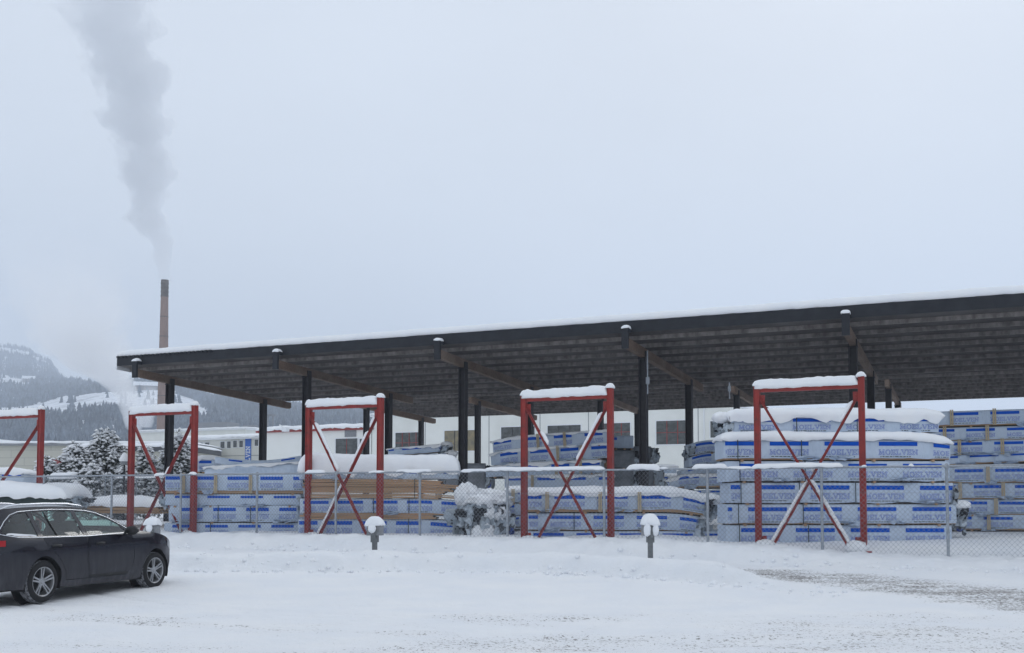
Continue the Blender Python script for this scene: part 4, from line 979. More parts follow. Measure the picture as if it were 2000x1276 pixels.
# the tall snowy stack on the right
BS = 'the tall stack behind the rightmost red frame'; g4 = dict(pw=.90, pp=1.27)
pk(1418, 1858, 24.4, 1026.5, 1062, 'lowest wrapped pack of '+BS+', buried in snow', 41, off=.33, straps=(.055, .36), wood=.0, **g4)
pk(1418, 1868, 24.4, 985.5, 1022, 'second pack from the ground in '+BS, 42, off=.50, straps=(.05, .33), torn=(0, .9), wood=.02, **g4)
pk(1424, 1862, 24.4, 943.5, 981, 'third pack from the ground in '+BS, 43, off=.62, straps=(.05, .31, .56), torn=(0, .5), **g4)
pk(1418, 1856, 24.4, 901, 938, 'third pack from the top in '+BS, 44, off=.30, straps=(.06, .35), **g4)
pk(1414, 1858, 24.4, 858, 896, 'snow-ledged pack, second from the top in '+BS, 45, off=-.20, straps=(.06, .34), snow=.20, wood=.03, snow_kw=dict(y1=1.12, over=.06, drop=.03, lump=.12), endslope=(0, .10), **g4)
pk(1432, 1842, 24.6, 812, 842, 'topmost creased pack of '+BS+', under thick snow', 46, dy=.15, off=.18, straps=(.31, .60), snow=.20, amp=.05, bearers=False, torn=(.9, 0), snow_kw=dict(over=.10, drop=.10, lump=.35), D=.95, **g4)
# low stack in the middle
MS = 'the low stack right of the middle red frame'; g3 = dict(pw=.76, pp=1.08)
pk(1026, 1418, 26.4, 1038, 1062, 'bottom pack, mostly buried, of '+MS, 31, off=.2, wood=0, **g3)
pk(1030, 1366, 26.4, 1003, 1034, 'middle pack, slumping rightwards, of '+MS, 32, off=.58, straps=(.27, .50), torn=(0, .9), sag=lambda x: -.10*max(0, (x-1.2)/1.0)**2, wood=.02, **g3)
pk(1022, 1378, 26.4, 964, 998, 'battened top pack of '+MS, 33, off=-.30, battens=(.13, .42, .635), torn=(0, 1.2), snow=.18, wood=.06, sag=lambda x: -.10*max(0, (x-1.2)/1.1)**2, endslope=(0, .10), snow_kw=dict(lump=.3, x1=2.75), **g3)
pk(955, 1024, 28.4, 1008, 1026, 'lowest pack end between the torn heap and the middle frame', 34, off=.05, battens=(.55,), **g3)
pk(960, 1026, 28.4, 984, 1005, 'short visible stretch of pack at the middle frame\'s left post, second up', 35, off=.12, pw=.5, pp=.8)
pk(990, 1030, 28.4, 958, 980, 'short snow-topped stretch of pack at the middle frame\'s left post', 36, off=.3, battens=(.3,), snow=.12, pw=.5, pp=.8)
# pile with bare boards
WS = 'the stack with bare boards'; g2 = dict(pw=.68, pp=.93)
pk(583, 900, 28.3, 1014, 1046, 'lowest wrapped pack of '+WS, 21, off=-.15, straps=(.46, .68), torn=(0, .3), wood=0, sag=lambda x: -.08*max(0, (x-1.2)/1.0), **g2)
pk(586, 898, 28.3, 1002, 1012, 'thin layer of bare boards low in '+WS, 25, kind='boards', bearers=False)
pk(586, 900, 28.3, 974, 1001, 'wrapped pack under the bare boards in '+WS, 22, off=.10, straps=(.46, .68), torn=(0, .3), wood=.01, amp=.03, sag=lambda x: -.06*max(0, (x-1.2)/1.0), **g2)
pk(590, 905, 28.3, 936, 971, 'thick pack of bare brown boards in '+WS, 23, kind='boards', straps=(.47, .70), bearers=False, torn=(0, .6), sag=lambda x: -.05*max(0, x-.7)**1.4)
pk(584, 892, 28.45, 920, 935, 'topmost pack with loose wrap and heavy rounded snow in '+WS, 24, off=.2, amp=.04, snow=.46, bearers=False, text=False, wood=.01, snow_kw=dict(over=.05, drop=.10, lump=.16, pw=5), **g2)
# far left front stack
LS = 'the low stack right of the second red frame'; g1_ = dict(pw=.64, pp=.94)
pk(322, 584, 30.0, 1022, 1046, 'lowest pack, half buried, of '+LS, 11, off=.25, straps=(.35,), wood=0, **g1_)
pk(330, 582, 30.0, 988, 1018, 'second pack from the ground of '+LS, 12, off=.35, straps=(.39, .64), wood=.01, amp=.03, **g1_)
pk(322, 588, 30.0, 966, 986, 'thin crumpled third pack of '+LS, 13, off=.30, amp=.05, text=False, torn=(.5, .6), **g1_)
pk(322, 594, 30.0, 927, 962, 'battened top pack of '+LS, 14, off=-.08, battens=(.14, .37, .62), wood=.08, torn=(0, .4), **g1_)
# packs behind it, under the shed
UL = 'the sagging packs below the office banner'
pk(400, 598, 36.5, 908, 930, 'lower pale pack rising rightwards among '+UL, 15, roll=-.05, printed=False, amp=.05, snow=.05, torn=(0, .8), bearers=False)
pk(420, 596, 38, 893, 905, 'upper thin crumpled pack among '+UL, 16, roll=-.02, amp=.06, text=False, sag=lambda x: -.12*cos(x*1.2), off=.5, pw=.5, pp=1.9, bearers=False)
pk(384, 422, 42, 897, 920, 'small snow-topped pale pack right of the second red frame, before the office', 17, off=.1, pw=.5, pp=.6, snow=.16, D=.9)
# packs left of centre under the shed
UC = 'behind the board stack, below the ochre window'
pk(762, 872, 36, 889, 904, 'lower wrapped pack '+UC, 71, roll=-.06, off=.3, text=False, torn=(0, 1), bearers=False)
pk(758, 862, 36.2, 873, 885, 'upper wrapped pack with a crumpled end '+UC, 72, roll=-.08, amp=.05, off=.5, text=False, torn=(0, 1.1), snow=.04, bearers=False)
pk(868, 948, 36.5, 905, 960, 'dull grey tarpaulin bundle behind the third front shed column', 73, printed=False, wrapm='greywrap', amp=.12, torn=(.8, .8), bearers=False)
# leaning stack under the shed in the centre
LC = 'the leaning stack behind the middle red frame'
kc = dict(pw=.62, pp=1.06)
pk(985, 1190, 36, 930, 952, 'lowest visible pack of '+LC, 61, rz=-.2, roll=-.005, battens=(.27, .60), off=.1, snow=.14, text=False, **kc)
pk(948, 1172, 36, 905, 926, 'second pack from the ground of '+LC, 62, rz=-.2, roll=-.035, battens=(.34, .62, .83), off=.2, snow=.08, endslope=(.14, 0), text=False, **kc)
pk(958, 1186, 36, 874, 900, 'second pack from the top of '+LC, 63, rz=-.2, roll=-.055, battens=(.31, .58, .78), off=.35, snow=.05, endslope=(.12, 0), **kc)
pk(962, 1187, 36, 848, 874, 'topmost pack of '+LC, 64, rz=-.2, roll=-.06, battens=(.40, .63), off=.05, amp=.03, endslope=(.12, 0), snow=.03, **kc)
pk(1186, 1238, 37, 851, 874, 'short topmost pack with a dull grey end right of the middle red frame', 65, off=.0, pw=.35, pp=.9, amp=.05, text=False)
pk(1176, 1240, 36.6, 880, 912, 'upper dull grey tarpaulin-wrapped pack right of the middle red frame', 66, printed=False, wrapm='greywrap', amp=.10, torn=(0, .5))
pk(1180, 1238, 36.6, 916, 960, 'lower dull grey tarpaulin-wrapped pack right of the middle red frame', 67, printed=False, wrapm='greywrap', amp=.12, torn=(.2, .7))
pk(1238, 1272, 37.6, 872, 905, 'small crumpled grey bundle leaning at the fourth front shed column', 68, printed=False, wrapm='greywrap', amp=.12, torn=(.4, .9))
pk(1242, 1280, 37.4, 915, 960, 'dark grey bundle on the ground at the fourth front shed column', 69, printed=False, wrapm='greywrap', amp=.12, torn=(.4, .9))
# flat packs further back
pk(1270, 1330, 42, 930, 943, 'lower flat snowy pack in the gap right of the fourth shed column', 81, off=.1, pw=.6, pp=1, text=False, snow=.12)
pk(1262, 1322, 43, 912, 924, 'upper flat snowy pack in the gap right of the fourth shed column', 82, off=.3, pw=.6, pp=1, text=False, snow=.12)
# drooping stack left of the tall one
DS = 'the drooping stack left of the tall snowy stack'; dsg = lambda x: -.22*max(0, (-x-.3)/1.0)**2
pk(1390, 1470, 35, 965, 1004, 'lowest pack of '+DS, 51, off=.1, battens=(.3,), **g1_)
pk(1318, 1470, 34, 957, 969, 'second pack from the ground of '+DS, 52, off=.2, text=False, snow=.0, sag=dsg, **g1_)
pk(1302, 1470, 34, 927, 950, 'middle, folded-ended pack of '+DS, 53, off=.4, battens=(.66,), torn=(.5, 0), sag=lambda x: -.08*max(0, (-x-.6)/.8)**2, amp=.04, endslope=(.12, 0), wood=.05, snow=.04, **g1_)
pk(1332, 1470, 35, 909, 925, 'third pack from the top of '+DS, 54, off=.2, sag=dsg, text=False, **g1_)
pk(1346, 1470, 35, 884, 904, 'second pack from the top of '+DS, 55, off=.1, sag=dsg, endslope=(.05, 0), **g1_)
pk(1350, 1470, 35, 860, 882, 'topmost bent pack of '+DS, 56, off=.15, sag=dsg, torn=(.6, 0), **g1_)
# broad stack at the far right
RS = 'the battened stack at the right edge of the photo'; rows = [(1008, 1034), (978, 1004), (946, 973), (914, 941), (886.5, 902), (861, 886), (835, 858), (802, 828)]
lv = ['lowest pack', 'second pack from the ground', 'third pack from the ground', 'fourth pack from the ground', 'thin slipped pack', 'third pack from the top', 'second pack from the top', 'topmost pack']
for k, (t_, b_) in enumerate(rows):
    pk(1835+(k*37 % 11), 2090, 28.6, t_-2, b_-.3, lv[k]+' of '+RS, 90+k, rz=-.42, L=5.4, off=.1+(k*.37 % .8), pw=.72, pp=1.02, wood=.03, battens=() if k == 4 else (.22+(k % 3)*.03, .42+(k % 3)*.03, .63+(k % 2)*.03, .84), amp=.015, text=(k != 4), roll=-.03 if k == 4 else 0)
# leftmost packs, beyond the car
pk(-60, 48, 38, 944, 957, 'lower wrapped pack beyond the leftmost red frame', 5, off=.2, text=False, pw=.7, pp=1.0)
pk(-60, 46, 38, 925, 941, 'upper snow-topped wrapped pack beyond the leftmost red frame', 6, off=.2, text=False, pw=.7, pp=1.0, snow=.22)
pk(-90, 140, 31.5, 969, 986, 'low dark pack under a deep cushion of snow, just beyond the car roof', 7, printed=False, wrapm='strap', amp=.05, snow=.42, torn=(0, 1.1), bearers=False, D=1.3, snow_kw=dict(over=.10, drop=.07, lump=.2, pw=3))
pk(150, 322, 32.5, 988, 1001, 'low pile of rough boards under smooth snow, between the first two red frames', 8, kind='boards', snow=.30, bearers=False, D=1.6, snow_kw=dict(over=.02, drop=.03, lump=.5, pw=2.5), amp=.03)
# heap of torn sheeting between the stacks
p = P(945, 1040, 27.6); e_ = empty('torn_sheeting_heap', (p.x, 27.6, .45), 0, 'heap of torn dark sheeting half under snow, left of the middle red frame', 'torn sheeting')
mb = MB(); r_ = random.Random(3)
crumple(mb, (0, .2, .4), .5, 3, 14, .5, (1.1, .7, 1))
for q in range(30): drape(mb, (r_.uniform(-.65, .7), r_.uniform(-.45, .2), r_.uniform(.35, 1.0)), r_.uniform(.3, .75), r_.uniform(.35, .75), q*1.7, r_.uniform(-1.3, 1.3))
mb.build('sheeting', 'torn', e_)
for c_, r0_, sd_, sq_ in (((.05, .1, .95), .56, 4, (1.25, 1, .62)), ((-.45, .0, 1.10), .36, 6, (.9, 1, 1.0)), ((.35, -.30, .66), .26, 15, (1.3, .8, .8)), ((.0, -.38, .12), .27, 12, (1.3, .8, 1)), ((.62, -.1, .35), .22, 9, (1, 1, .7))):
    mb = MB(); crumple(mb, c_, r0_, sd_, 18, .35, sq_); mb.build('snow', 'snow', e_, True)
# ------------------------------------------------------------------ estate car
def build_car():
    XR, XF = -1.0, 3.52; WB = 2.64; WR = .315
    top = [(-.90, .24), (-.99, .34), (-1.03, .50), (-1.02, .66), (-.985, .80), (-.97, .93), (-.90, 1.08), (-.80, 1.24), (-.70, 1.375), (-.60, 1.405), (-.30, 1.43), (.1, 1.447), (.5, 1.452), (.85, 1.445), (1.15, 1.42), (1.38, 1.37), (1.62, 1.27), (1.86, 1.14), (2.10, 1.0), (2.22, .955), (2.5, .925), (2.8, .885), (3.05, .835), (3.25, .775), (3.38, .70), (3.46, .60), (3.50, .47), (3.48, .34), (3.40, .23)]
    def resample(pl, st=.06):
        o = []
        for a, b in zip(pl[:-1], pl[1:]):
            a = Vector(a); b = Vector(b); k = max(1, round((b-a).length/st)); o += [a+(b-a)*i/k for i in range(k)]
        return o+[Vector(pl[-1])]
    # smooth the outline once
    T = resample(top, .05)
    for _ in range(3): T = [T[0]]+[(T[i-1]+T[i]*2+T[i+1])/4 for i in range(1, len(T)-1)]+[T[-1]]
    def S(x, z):
        zl = min(z, .90)
        w = .905-.05*max(0, (zl-.62)/.28)**2-.055*max(0, (.46-zl)/.24)**1.6
        if z > .90: w -= .03*min(1, (z-.90)/.04)+(z-.90)*.44
        if .70 < z < .80: w += .006*sin((z-.70)/.10*pi)                   # shoulder crease
        if x > 2.5: w -= .36*((x-2.5)/1.0)**2.6
        if x < -.35: w -= .13*((-.35-x)/.65)**2.2
        for wx in (0, WB):                                               # flared arches
            d = sqrt((x-wx)**2+(z-WR)**2)
            if z < .9: w += .018*math.exp(-((d-.375)/.05)**2)
        return w
    def poly_in(p, pl):
        c = False; n = len(pl); j = n-1
        for i in range(n):
            if (pl[i][1] > p[1]) != (pl[j][1] > p[1]) and p[0] < (pl[j][0]-pl[i][0])*(p[1]-pl[i][1])/(pl[j][1]-pl[i][1])+pl[i][0]: c = not c
            j = i
        return c
    def arch(cx, r): return [Vector((cx+r*cos(t), WR+r*sin(t))) for t in [pi*1.12-pi*1.24*k/24 for k in range(25)]]
    bot = .22
    R_ = .365
    def arch_pts(cx):
        th0 = math.asin((bot-WR)/R_); return [Vector((cx+R_*cos(t), WR+R_*sin(t))) for t in [th0+(pi-2*th0)*k/28 for k in range(29)]]
    outline = T[:]+[]                                                    # rear bottom -> over the top -> front bottom
    low = [Vector((3.40, .23))]+arch_pts(WB)+resample([(WB-R_-.0, .21), (2.0, .20), (1.3, .20), (.6, .20), (R_, .21)], .15)[1:-1]+arch_pts(0)+[]
    outline = T+[q for q in low[1:]]
    win = {'front_door_window': [(2.00, .945), (1.04, .925), (.93, 1.352), (1.10, 1.345), (1.34, 1.30), (1.58, 1.215), (1.82, 1.09)],
           'rear_door_window': [(.94, .925), (.06, .935), (.00, 1.352), (.30, 1.366), (.60, 1.368), (.84, 1.358)],
           'quarter_window': [(-.03, .937), (-.42, .955), (-.68, 1.01), (-.66, 1.06), (-.52, 1.20), (-.40, 1.285), (-.27, 1.33), (-.09, 1.35)]}
    doors = {'front_door': [(1.02, .30), (1.90, .30), (2.03, .42), (2.08, .60), (2.06, .78), (2.07, .905), (.985, .895), (.955, .6)],
             'rear_door': [(1.00, .30), (.50, .30), (.46, .44), (.38, .58), (.26, .70), (.10, .80), (.02, .905), (.97, .895), (.94, .6)]}
    def cdt(outer, holes, st=.06):
        V_ = []; E_ = []
        for pl in [outer]+holes:
            k = len(V_); n = len(pl); V_ += [Vector(p) for p in pl]; E_ += [(k+i, k+(i+1) % n) for i in range(n)]
        xs_ = [p[0] for p in outer]; zs_ = [p[1] for p in outer]
        x = min(xs_)+st/2
        while x < max(xs_):
            z = min(zs_)+st/2
            while z < max(zs_):
                q = (x, z)
                if poly_in(q, outer) and not any(poly_in(q, h) for h in holes):
                    if min((Vector(q)-v).length for v in V_[:len(outer)+sum(map(len, holes))]) > st*.45: V_.append(Vector(q))
                z += st
            x += st
        r = delaunay_2d_cdt(V_, E_, [], 0, 1e-5)
        fs = []
        for f in r[2]:
            c = sum((r[0][i] for i in f), Vector((0, 0)))/len(f)
            if poly_in(c, outer) and not any(poly_in(c, h) for h in holes): fs.append(tuple(f))
        return [Vector(p) for p in r[0]], fs
    car = empty('parked_car', (0, 0, 0), 0, 'dark grimy estate car with silver roof rails parked in the snow', 'car')
    # body sides
    mb = MB(); dn = {k: resample(v+[v[0]], .06)[:-1] for k, v in doors.items()}; wn = {k: resample(v+[v[0]], .05)[:-1] for k, v in win.items()}
    sv, sf = cdt(outline, list(dn.values())+list(wn.values()))
    for sg in (-1, 1): mb.add([(p.x, sg*S(p.x, p.y), p.y) for p in sv], [f if sg < 0 else f[::-1] for f in sf])
    # top strip with windscreen and rear window left open
    def cr(i):
        x, z = T[i]
        if z > 1.36: return (0, .045)
        if x > 2.15 and z > .7: return (.04*(x-2.15)/1.2, .045)
        if x > 3.2: return (.12, .0)
        if x > 1.3 and z > .98: return (.10, .045)
        if x < -.85 and z < .97: return (-.07, 0)
        if x < -.55: return (-.05, .02)
        return (0, .03)
    CR = [cr(i) for i in range(len(T))]
    for _ in range(4): CR = [CR[0]]+[tuple((a+2*b+c)/4 for a, b, c in zip(CR[i-1], CR[i], CR[i+1])) for i in range(1, len(T)-1)]+[CR[-1]]
    nvv = 16
    def sp_(i, j):
        x, z = T[i]; v = -1+2*j/nvv; v = sin(v*pi/2); w = S(x, z); q = 1-abs(v)**2.4
        return Vector((x+CR[i][0]*q, v*w, z+CR[i][1]*q))
    ws = []; rw = []; bd = []
    for i in range(len(T)-1):
        x, z = (T[i]+T[i+1])/2
        for j in range(nvv):
            f = (i, j)
            if 1.38 < x < 2.12 and z > 1.0 and 0 < j < nvv-1: ws.append(f)
            elif x < -.72 and 1.0 < z < 1.34 and 1 < j < nvv-2: rw.append(f)
            else: bd.append(f)
    def strip(mb, fl):
        idx = {}; vs = []; fs = []
        for (i, j) in fl:
            q = []
            for a, b in ((i, j), (i, j+1), (i+1, j+1), (i+1, j)):
                if (a, b) not in idx: idx[a, b] = len(vs); vs.append(sp_(a, b))
                q.append(idx[a, b])
            fs.append(tuple(q[::-1]))
        mb.add(vs, fs)
    strip(mb, bd)
    mb.build('body', 'paint', car, True)
    mb = MB(); strip(mb, ws); mb.build('windscreen', 'carglass', car)
    mb = MB(); strip(mb, rw); mb.build('rear_window', 'carglass', car, True)
    def shrink(pl, d):
        c = sum((Vector(p) for p in pl), Vector((0, 0)))/len(pl); return [Vector(p)+(c-Vector(p)).normalized()*d for p in pl]
    for nm, pl in dn.items():
        dv, df = cdt(shrink(pl, .008), [])
        for sg in (-1, 1):
            mb = MB(); mb.add([(p.x, sg*(S(p.x, p.y)+.001), p.y) for p in dv], [f if sg < 0 else f[::-1] for f in df])
            d_ = mb.build(nm, 'paint', car, True)
            hx = 1.14 if nm == 'front_door' else .17; y = S(hx, .80)
            mb = MB(); mb.tube([(hx, sg*(y+.004), .795), (hx+.03, sg*(y+.034), .80), (hx+.17, sg*(y+.034), .80), (hx+.20, sg*(y+.004), .795)], [.012, .014, .014, .012], 8); mb.box(hx+.03, hx+.17, min(sg*(y+.002), sg*(y+.004)), max(sg*(y+.002), sg*(y+.004)), .765, .815)
            mb.build('handle', 'plast', d_, True)
            if nm == 'front_door':
                mb = MB(); mb.grid(lambda u, v: Vector((1.0+.92*u, sg*(S(1.0+.92*u, .335)+.008+.004*sin(v*pi)), .31+.04*v)), 10, 3); mb.build('side_moulding', 'plast', d_, True)
    for nm, pl in wn.items():
        gv, gf = cdt(pl, [], .12)
        for sg in (-1, 1):
            mb = MB(); mb.add([(p.x, sg*(S(p.x, p.y)-.008), p.y) for p in gv], [f if sg < 0 else f[::-1] for f in gf]); w_ = mb.build(nm, 'carglass', car)
            if nm == 'rear_door_window':
                mb = MB(); mb.bar((.36, sg*(S(.36, .93)-.004), .93), (.26, sg*(S(.26, 1.36)-.004), 1.362), .022, .012); mb.build('divider', 'plast', w_)
            if nm == 'quarter_window' and sg < 0:
                mb = MB()
                snow_bar(mb, (-.62, sg*(S(-.6, .97)+.002), .985), (-.06, sg*(S(-.1, .95)+.002), .938), .014, .022, .004, 3, .1, .02)
                mb.build('snow', 'snow', w_, True)
    dlo = resample([(2.10, .925), (1.6, .915), (1.0, .90), (.4, .905), (0, .912), (-.45, .93), (-.72, .985), (-.73, 1.03), (-.58, 1.20), (-.44, 1.31), (-.27, 1.362), (0, 1.382), (.4, 1.397), (.85, 1.388), (1.15, 1.368), (1.38, 1.325), (1.64, 1.225), (1.88, 1.095), (2.10, .95), (2.10, .925)], .07)
    for sg in (-1, 1):
        mb = MB(); mb.tube([(p.x, sg*(S(p.x, p.y)+.004), p.y) for p in dlo], .0085, 6); mb.build('window_trim', 'trim', car, True)
        # roof rail
        yr = .555
        mb = MB(); rl = [(-.55, 1.405), (-.42, 1.455), (-.2, 1.485), (.3, 1.502), (.8, 1.497), (1.10, 1.462), (1.28, 1.405)]
        mb.tube([(x, sg*(yr+.02), z) for x, z in rl], [.012, .016, .018, .018, .018, .016, .012], 8); mb.build('roof_rail', 'trim', car, True)
        # mirror
        mb = MB(); crumple(mb, (1.86, sg*1.01, .975), .115, 1, 14, .0, (.65, 1.0, .72)); m_ = mb.build('mirror', 'plast', car, True)
        mb = MB(); mb.bar((1.92, sg*.84, .93), (1.88, sg*.97, .945), .06, .035); mb.build('mirror_arm', 'plast', m_)
        # lamps
        mb = MB(); mb.grid(lambda u, v: Vector((3.06+.32*u, sg*(S(3.06+.32*u, .74-.09*u)+.006), .70-.10*u+.10*v*(1-.3*u))), 8, 3); mb.build('headlight', 'lens', car, True)
        mb = MB(); mb.grid(lambda u, v: Vector((-.96+.26*u, sg*(S(-.96+.26*u, .84)+.006), .77+.12*v)), 6, 3); mb.build('tail_light', 'lampred', car, True)
        # wheel-arch liners
        for cx in (0, WB):
            mb = MB(); mb.grid(lambda u, v: Vector((cx+(R_+.004)*cos(-.35+(pi+.7)*u), sg*(.62+.27*v), WR+(R_+.004)*sin(-.35+(pi+.7)*u))), 24, 1)
            mb.add([(cx+(R_+.004)*cos(t*pi/8), sg*.62, WR+(R_+.004)*sin(t*pi/8)) for t in range(16)], [tuple(range(16))]); mb.build('arch_liner', 'plast', car)
    # underbody, floor, inside
    mb = MB(); mb.box(-.85, 3.1, -.60, .60, .19, .40); mb.box(.40, 2.24, -.84, .84, .19, .30); mb.build('underbody', 'plast', car)
    mb = MB(); mb.box(-.85, 2.1, -.80, .80, .44, .62); mb.box(.42, 2.2, -.82, .82, .31, .46); mb.box(-.80, -.1, -.72, .72, .62, .90); mb.box(1.75, 2.15, -.78, .78, .6, .93); mb.box(.44, .90, -.835, -.80, .45, .90); mb.box(1.0, 2.0, -.835, -.80, .45, .90); mb.box(.44, .90, .80, .835, .45, .90); mb.box(1.0, 2.0, .80, .835, .45, .90)
    mb.build('interior', 'seat', car)
    for x in (1.05, .12):
        for y in (-.37, .37):
            mb = MB(); T_ = Matrix.Translation((x, y, .62)) @ Matrix.Rotation(-.22, 4, 'Y')
            mb.box(-.08, .08, -.24, .24, 0, .56, 0, T_); mb.box(0, .5, -.24, .24, -.1, .06, 0, Matrix.Translation((x, y, .62)))
            st = mb.build('seat', 'seat', car)
            mb = MB(); crumple(mb, T_ @ Vector((0, 0, .66)), .125, 1, 12, 0, (.45, 1.05, .85)); mb.build('headrest', 'seat', st, True)
    mb = MB(); pts = [(1.62+.05*cos(t)*0-.06*sin(t), .37+.185*cos(t), .90+.17*sin(t)) for t in [2*pi*k/24 for k in range(25)]]; mb.tube(pts, .015, 8, 0, False); mb.build('steering_wheel', 'plast', car, True)
    # wheels
    for wx in (0, WB):
        for sg in (-1, 1):
            e_ = bpy.data.objects.new('wheel', None); COL.objects.link(e_); e_.parent = car
            e_.matrix_local = Matrix.Translation((wx, sg*.80, WR)) @ Matrix.Rotation(sg*-pi/2, 4, 'X') @ Matrix.Rotation(.35+wx, 4, 'Z')
            # local +z points outwards
            mb = MB(); mb.lathe([(.215, -.10), (.285, -.105), (.308, -.085)], 48, 0); mb.lathe([(.308, -.085), (.316, -.06), (.317, 0), (.316, .06), (.309, .083)], 48, 1); mb.lathe([(.309, .083), (.290, .103), (.250, .110), (.222, .100), (.215, .085)], 48, 0)
            mb.build('tyre', ['rubber', 'tread'], e_, True)
            mb = MB(); mb.lathe([(.218, .088), (.226, .098), (.218, .102), (.206, .092), (.200, .06), (.195, -.05), (.20, -.08)], 48)
            for k in range(5):
                for dd in (-.135, .135):
                    a_ = 2*pi*k/5; pa = Vector((.045*cos(a_+dd*2.2), .045*sin(a_+dd*2.2), .062)); pb = Vector((.208*cos(a_+dd), .208*sin(a_+dd), .082))
                    mb.bar(pa, pb, .024, .020, 0, Vector((0, 0, 1)))
            mb.lathe([(.0, .085), (.028, .084), (.034, .076), (.060, .070), (.066, .05)], 20)
            mb.build('rim', 'rim', e_, False)
            mb = MB(); mb.lathe([(0, .0), (.14, .0), (.14, -.02), (0, -.02)], 24); mb.lathe([(.20, -.03), (0, -.031)], 24); mb.build('brake_disc', 'plast', e_)
    # higher waistline and flatter roof for everything above the wheels
    def zm(z): return z if z < .60 else (.60+(z-.60)*(.365/.30) if z < .90 else .965+(z-.90)*.855)
    def walk(o):
        for c in o.children:
            if c.type == 'MESH':
                for v in c.data.vertices: v.co.z = zm(v.co.z)
            if not c.name.startswith('wheel'): walk(c)
    walk(car)
    return car
car = build_car()
rr = P(80, 1176, 15.1); fr_ = P(297, 1147, 17.6)
pr_, pf_ = Vector((rr.x, rr.y, 0)), Vector((fr_.x, fr_.y, 0)); d = (pf_-pr_).normalized(); side = Vector((d.y, -d.x, 0))
SCL = .955; L_ = 2.64*SCL; best = min((abs(1000+F*(pr_.x+L_*sin(t))/(pr_.y+L_*cos(t))-303), t) for t in [radians(.1*k) for k in range(50, 500)])[1]
d = Vector((sin(best), cos(best), 0)); side = Vector((d.y, -d.x, 0)); car.scale = (SCL, SCL, SCL)
ctr = pr_-side*.86*SCL
car.location = (ctr.x, ctr.y, .012); car.rotation_euler = (0, 0, atan2(d.y, d.x))
VOL = True; HAZE = 0.00062; ZTOP = 420.0
# ------------------------------------------------------------------ smoke, steam and haze
def volume_mat(name, build, col, aniso=.0):
    m = bpy.data.materials.new(name); m.use_nodes = True; t = m.node_tree; t.nodes.clear()
    o_ = t.nodes.new('ShaderNodeOutputMaterial'); v = t.nodes.new('ShaderNodeVolumePrincipled'); v.inputs['Color'].default_value = (*col, 1); v.inputs['Anisotropy'].default_value = aniso
    v.inputs['Density'].default_value = 0
    t.links.new(v.outputs[0], o_.inputs['Volume'])
    d = build(m)
    if isinstance(d, float): v.inputs['Density'].default_value = d
    else: t.links.new(d, v.inputs['Density'])
    return m
def plume(name, label, base, H, axis_x, rad, dens, nsc, col, seed, rough=1.15, fade=None):
    """axis_x, rad: functions of height used for the mesh; in the shader as lookups through float curves"""
    def bd(m):
        tcd = N(m, 'ShaderNodeTexCoord'); s_ = N(m, 'ShaderNodeSeparateXYZ'); Lk(m, tcd.outputs['Object'], s_.inputs[0]); z = s_.outputs[2]
        def curve(fn, lo, hi):
            c = N(m, 'ShaderNodeValToRGB'); e = c.color_ramp.elements; K = 30
            for k in range(K):
                q = e[0] if k == 0 else (e[1] if k == 1 else e.new(k/(K-1)))
                q.position = k/(K-1)
            for k, q in enumerate(sorted(e, key=lambda a: a.position)):
                v_ = (fn(H*k/(K-1))-lo)/(hi-lo); q.color = (v_, v_, v_, 1)
            Lk(m, math_n(m, 'DIVIDE', z, H), c.inputs[0])
            return math_n(m, 'ADD', math_n(m, 'MULTIPLY', c.outputs[0], hi-lo), lo)
        xs_ = [axis_x(H*k/40) for k in range(41)]; rs_ = [rad(H*k/40) for k in range(41)]
        ax = curve(axis_x, min(xs_)-.1, max(xs_)+.1); rd = curve(rad, 0, max(rs_))
        dx = math_n(m, 'SUBTRACT', s_.outputs[0], ax)
        d = math_n(m, 'DIVIDE', math_n(m, 'SQRT', math_n(m, 'ADD', math_n(m, 'MULTIPLY', dx, dx), math_n(m, 'MULTIPLY', s_.outputs[1], s_.outputs[1]))), rd)
        n = noise_n(m, coords(m), nsc, 5, .58)
        dd = math_n(m, 'ADD', d, math_n(m, 'MULTIPLY', math_n(m, 'SUBTRACT', n, .5), rough*1.9))
        a_ = rng(m, dd, .82, .92, 1, 0)
        zf = rng(m, z, 0, H, 1, 0) if fade is None else curve(fade, 0, 1)
        return math_n(m, 'MULTIPLY', math_n(m, 'MULTIPLY', a_, zf), dens)
    M[name] = volume_mat(name, bd, col)
    mb = MB(); K = 14
    pts = [(axis_x(H*k/K), 0, H*k/K) for k in range(K+1)]
    nn = 14; vs = [(pts[k][0]+1.5*rad(H*k/K)*cos(2*pi*j/nn), 1.5*rad(H*k/K)*sin(2*pi*j/nn), pts[k][2]) for k in range(K+1) for j in range(nn)]
    mb.add(vs, [(k*nn+j, k*nn+(j+1) % nn, (k+1)*nn+(j+1) % nn, (k+1)*nn+j) for k in range(K) for j in range(nn)]+[tuple(range(nn))[::-1], tuple(K*nn+j for j in range(nn))])
    o = mb.build(name, name, None); o.location = base
    return tag(o, label, 'smoke')
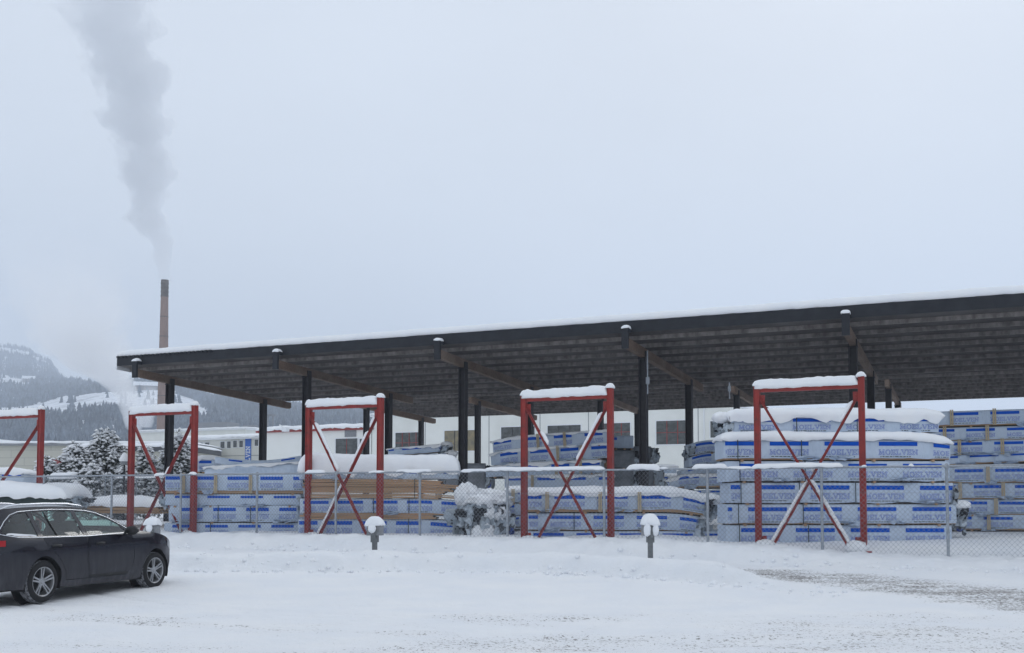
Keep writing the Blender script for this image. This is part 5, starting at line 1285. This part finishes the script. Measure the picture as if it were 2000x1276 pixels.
pl = lambda pts: (lambda z: float(np.interp(z, [a for a, b in pts], [b for a, b in pts])))
u = YC/F    # metres per reference pixel at the chimney
wob = lambda f, a, w, p=0: (lambda z: f(z)+a*min(1, z/8)*sin(z*w+p)+.5*a*min(1, z/8)*sin(z*w*2.3+p+1))
wor = lambda f: (lambda z: f(z)*(1+.13*min(1, z/5)*sin(z*.62)+.10*sin(z*1.37+2)))
if VOL:
    sm = plume('chimney_smoke', 'tall grey smoke plume billowing from the brick chimney and leaning left', (cp.x, YC, cp.z-.3), 63,
      wob(pl([(0, 0), (48*u, -8*u), (130*u, -32*u), (220*u, -46*u), (300*u, -56*u), (400*u, -74*u), (480*u, -100*u), (550*u, -118*u), (620*u, -128*u)]), .8, .33),
      wor(pl([(0, 9*u), (30*u, 15*u), (65*u, 24*u), (130*u, 40*u), (220*u, 52*u), (300*u, 60*u), (400*u, 72*u), (480*u, 80*u), (620*u, 92*u)])),
      .25, .23, (.84, .855, .88), 1, 1.15, lambda z: .95-.62*z/63)
    b_ = P(262, 840, 330); st = plume('steam_cloud', 'white steam cloud drifting left in front of the wooded hill beside the chimney', (b_.x, 330, b_.z), 62,
      pl([(0, 0), (8, -1.5), (14, -4.5), (19, -12), (26, -17), (35, -20), (50, -22), (62, -23)]), pl([(0, 2.4), (8, 3.8), (14, 5.5), (19, 10), (26, 15), (35, 18), (50, 20), (62, 20)]), .20, .07, (.995, .995, 1.0), 2, .9, lambda z: float(np.interp(z, [0, 19, 27, 36, 50, 62], [1, .9, .5, .25, .07, 0])))
    b_ = P(285, 835, 300); plume('steam_puff', 'small low puff of white steam just left of the chimney shaft', (b_.x, 300, b_.z), 12,
      pl([(0, 0), (12, 1.2)]), pl([(0, 1.6), (6, 3.0), (12, 2.0)]), .28, .25, (.99, .99, 1), 3, .8, lambda z: max(0, 1-z/12)**.5)
M['haze'] = volume_mat('haze', lambda m: HAZE, (.81, .88, .98))
mb = MB(); mb.box(-3150, 3150, -120, 2600, -6, ZTOP); hz = mb.build('haze', 'haze'); tag(hz, kind='stuff')
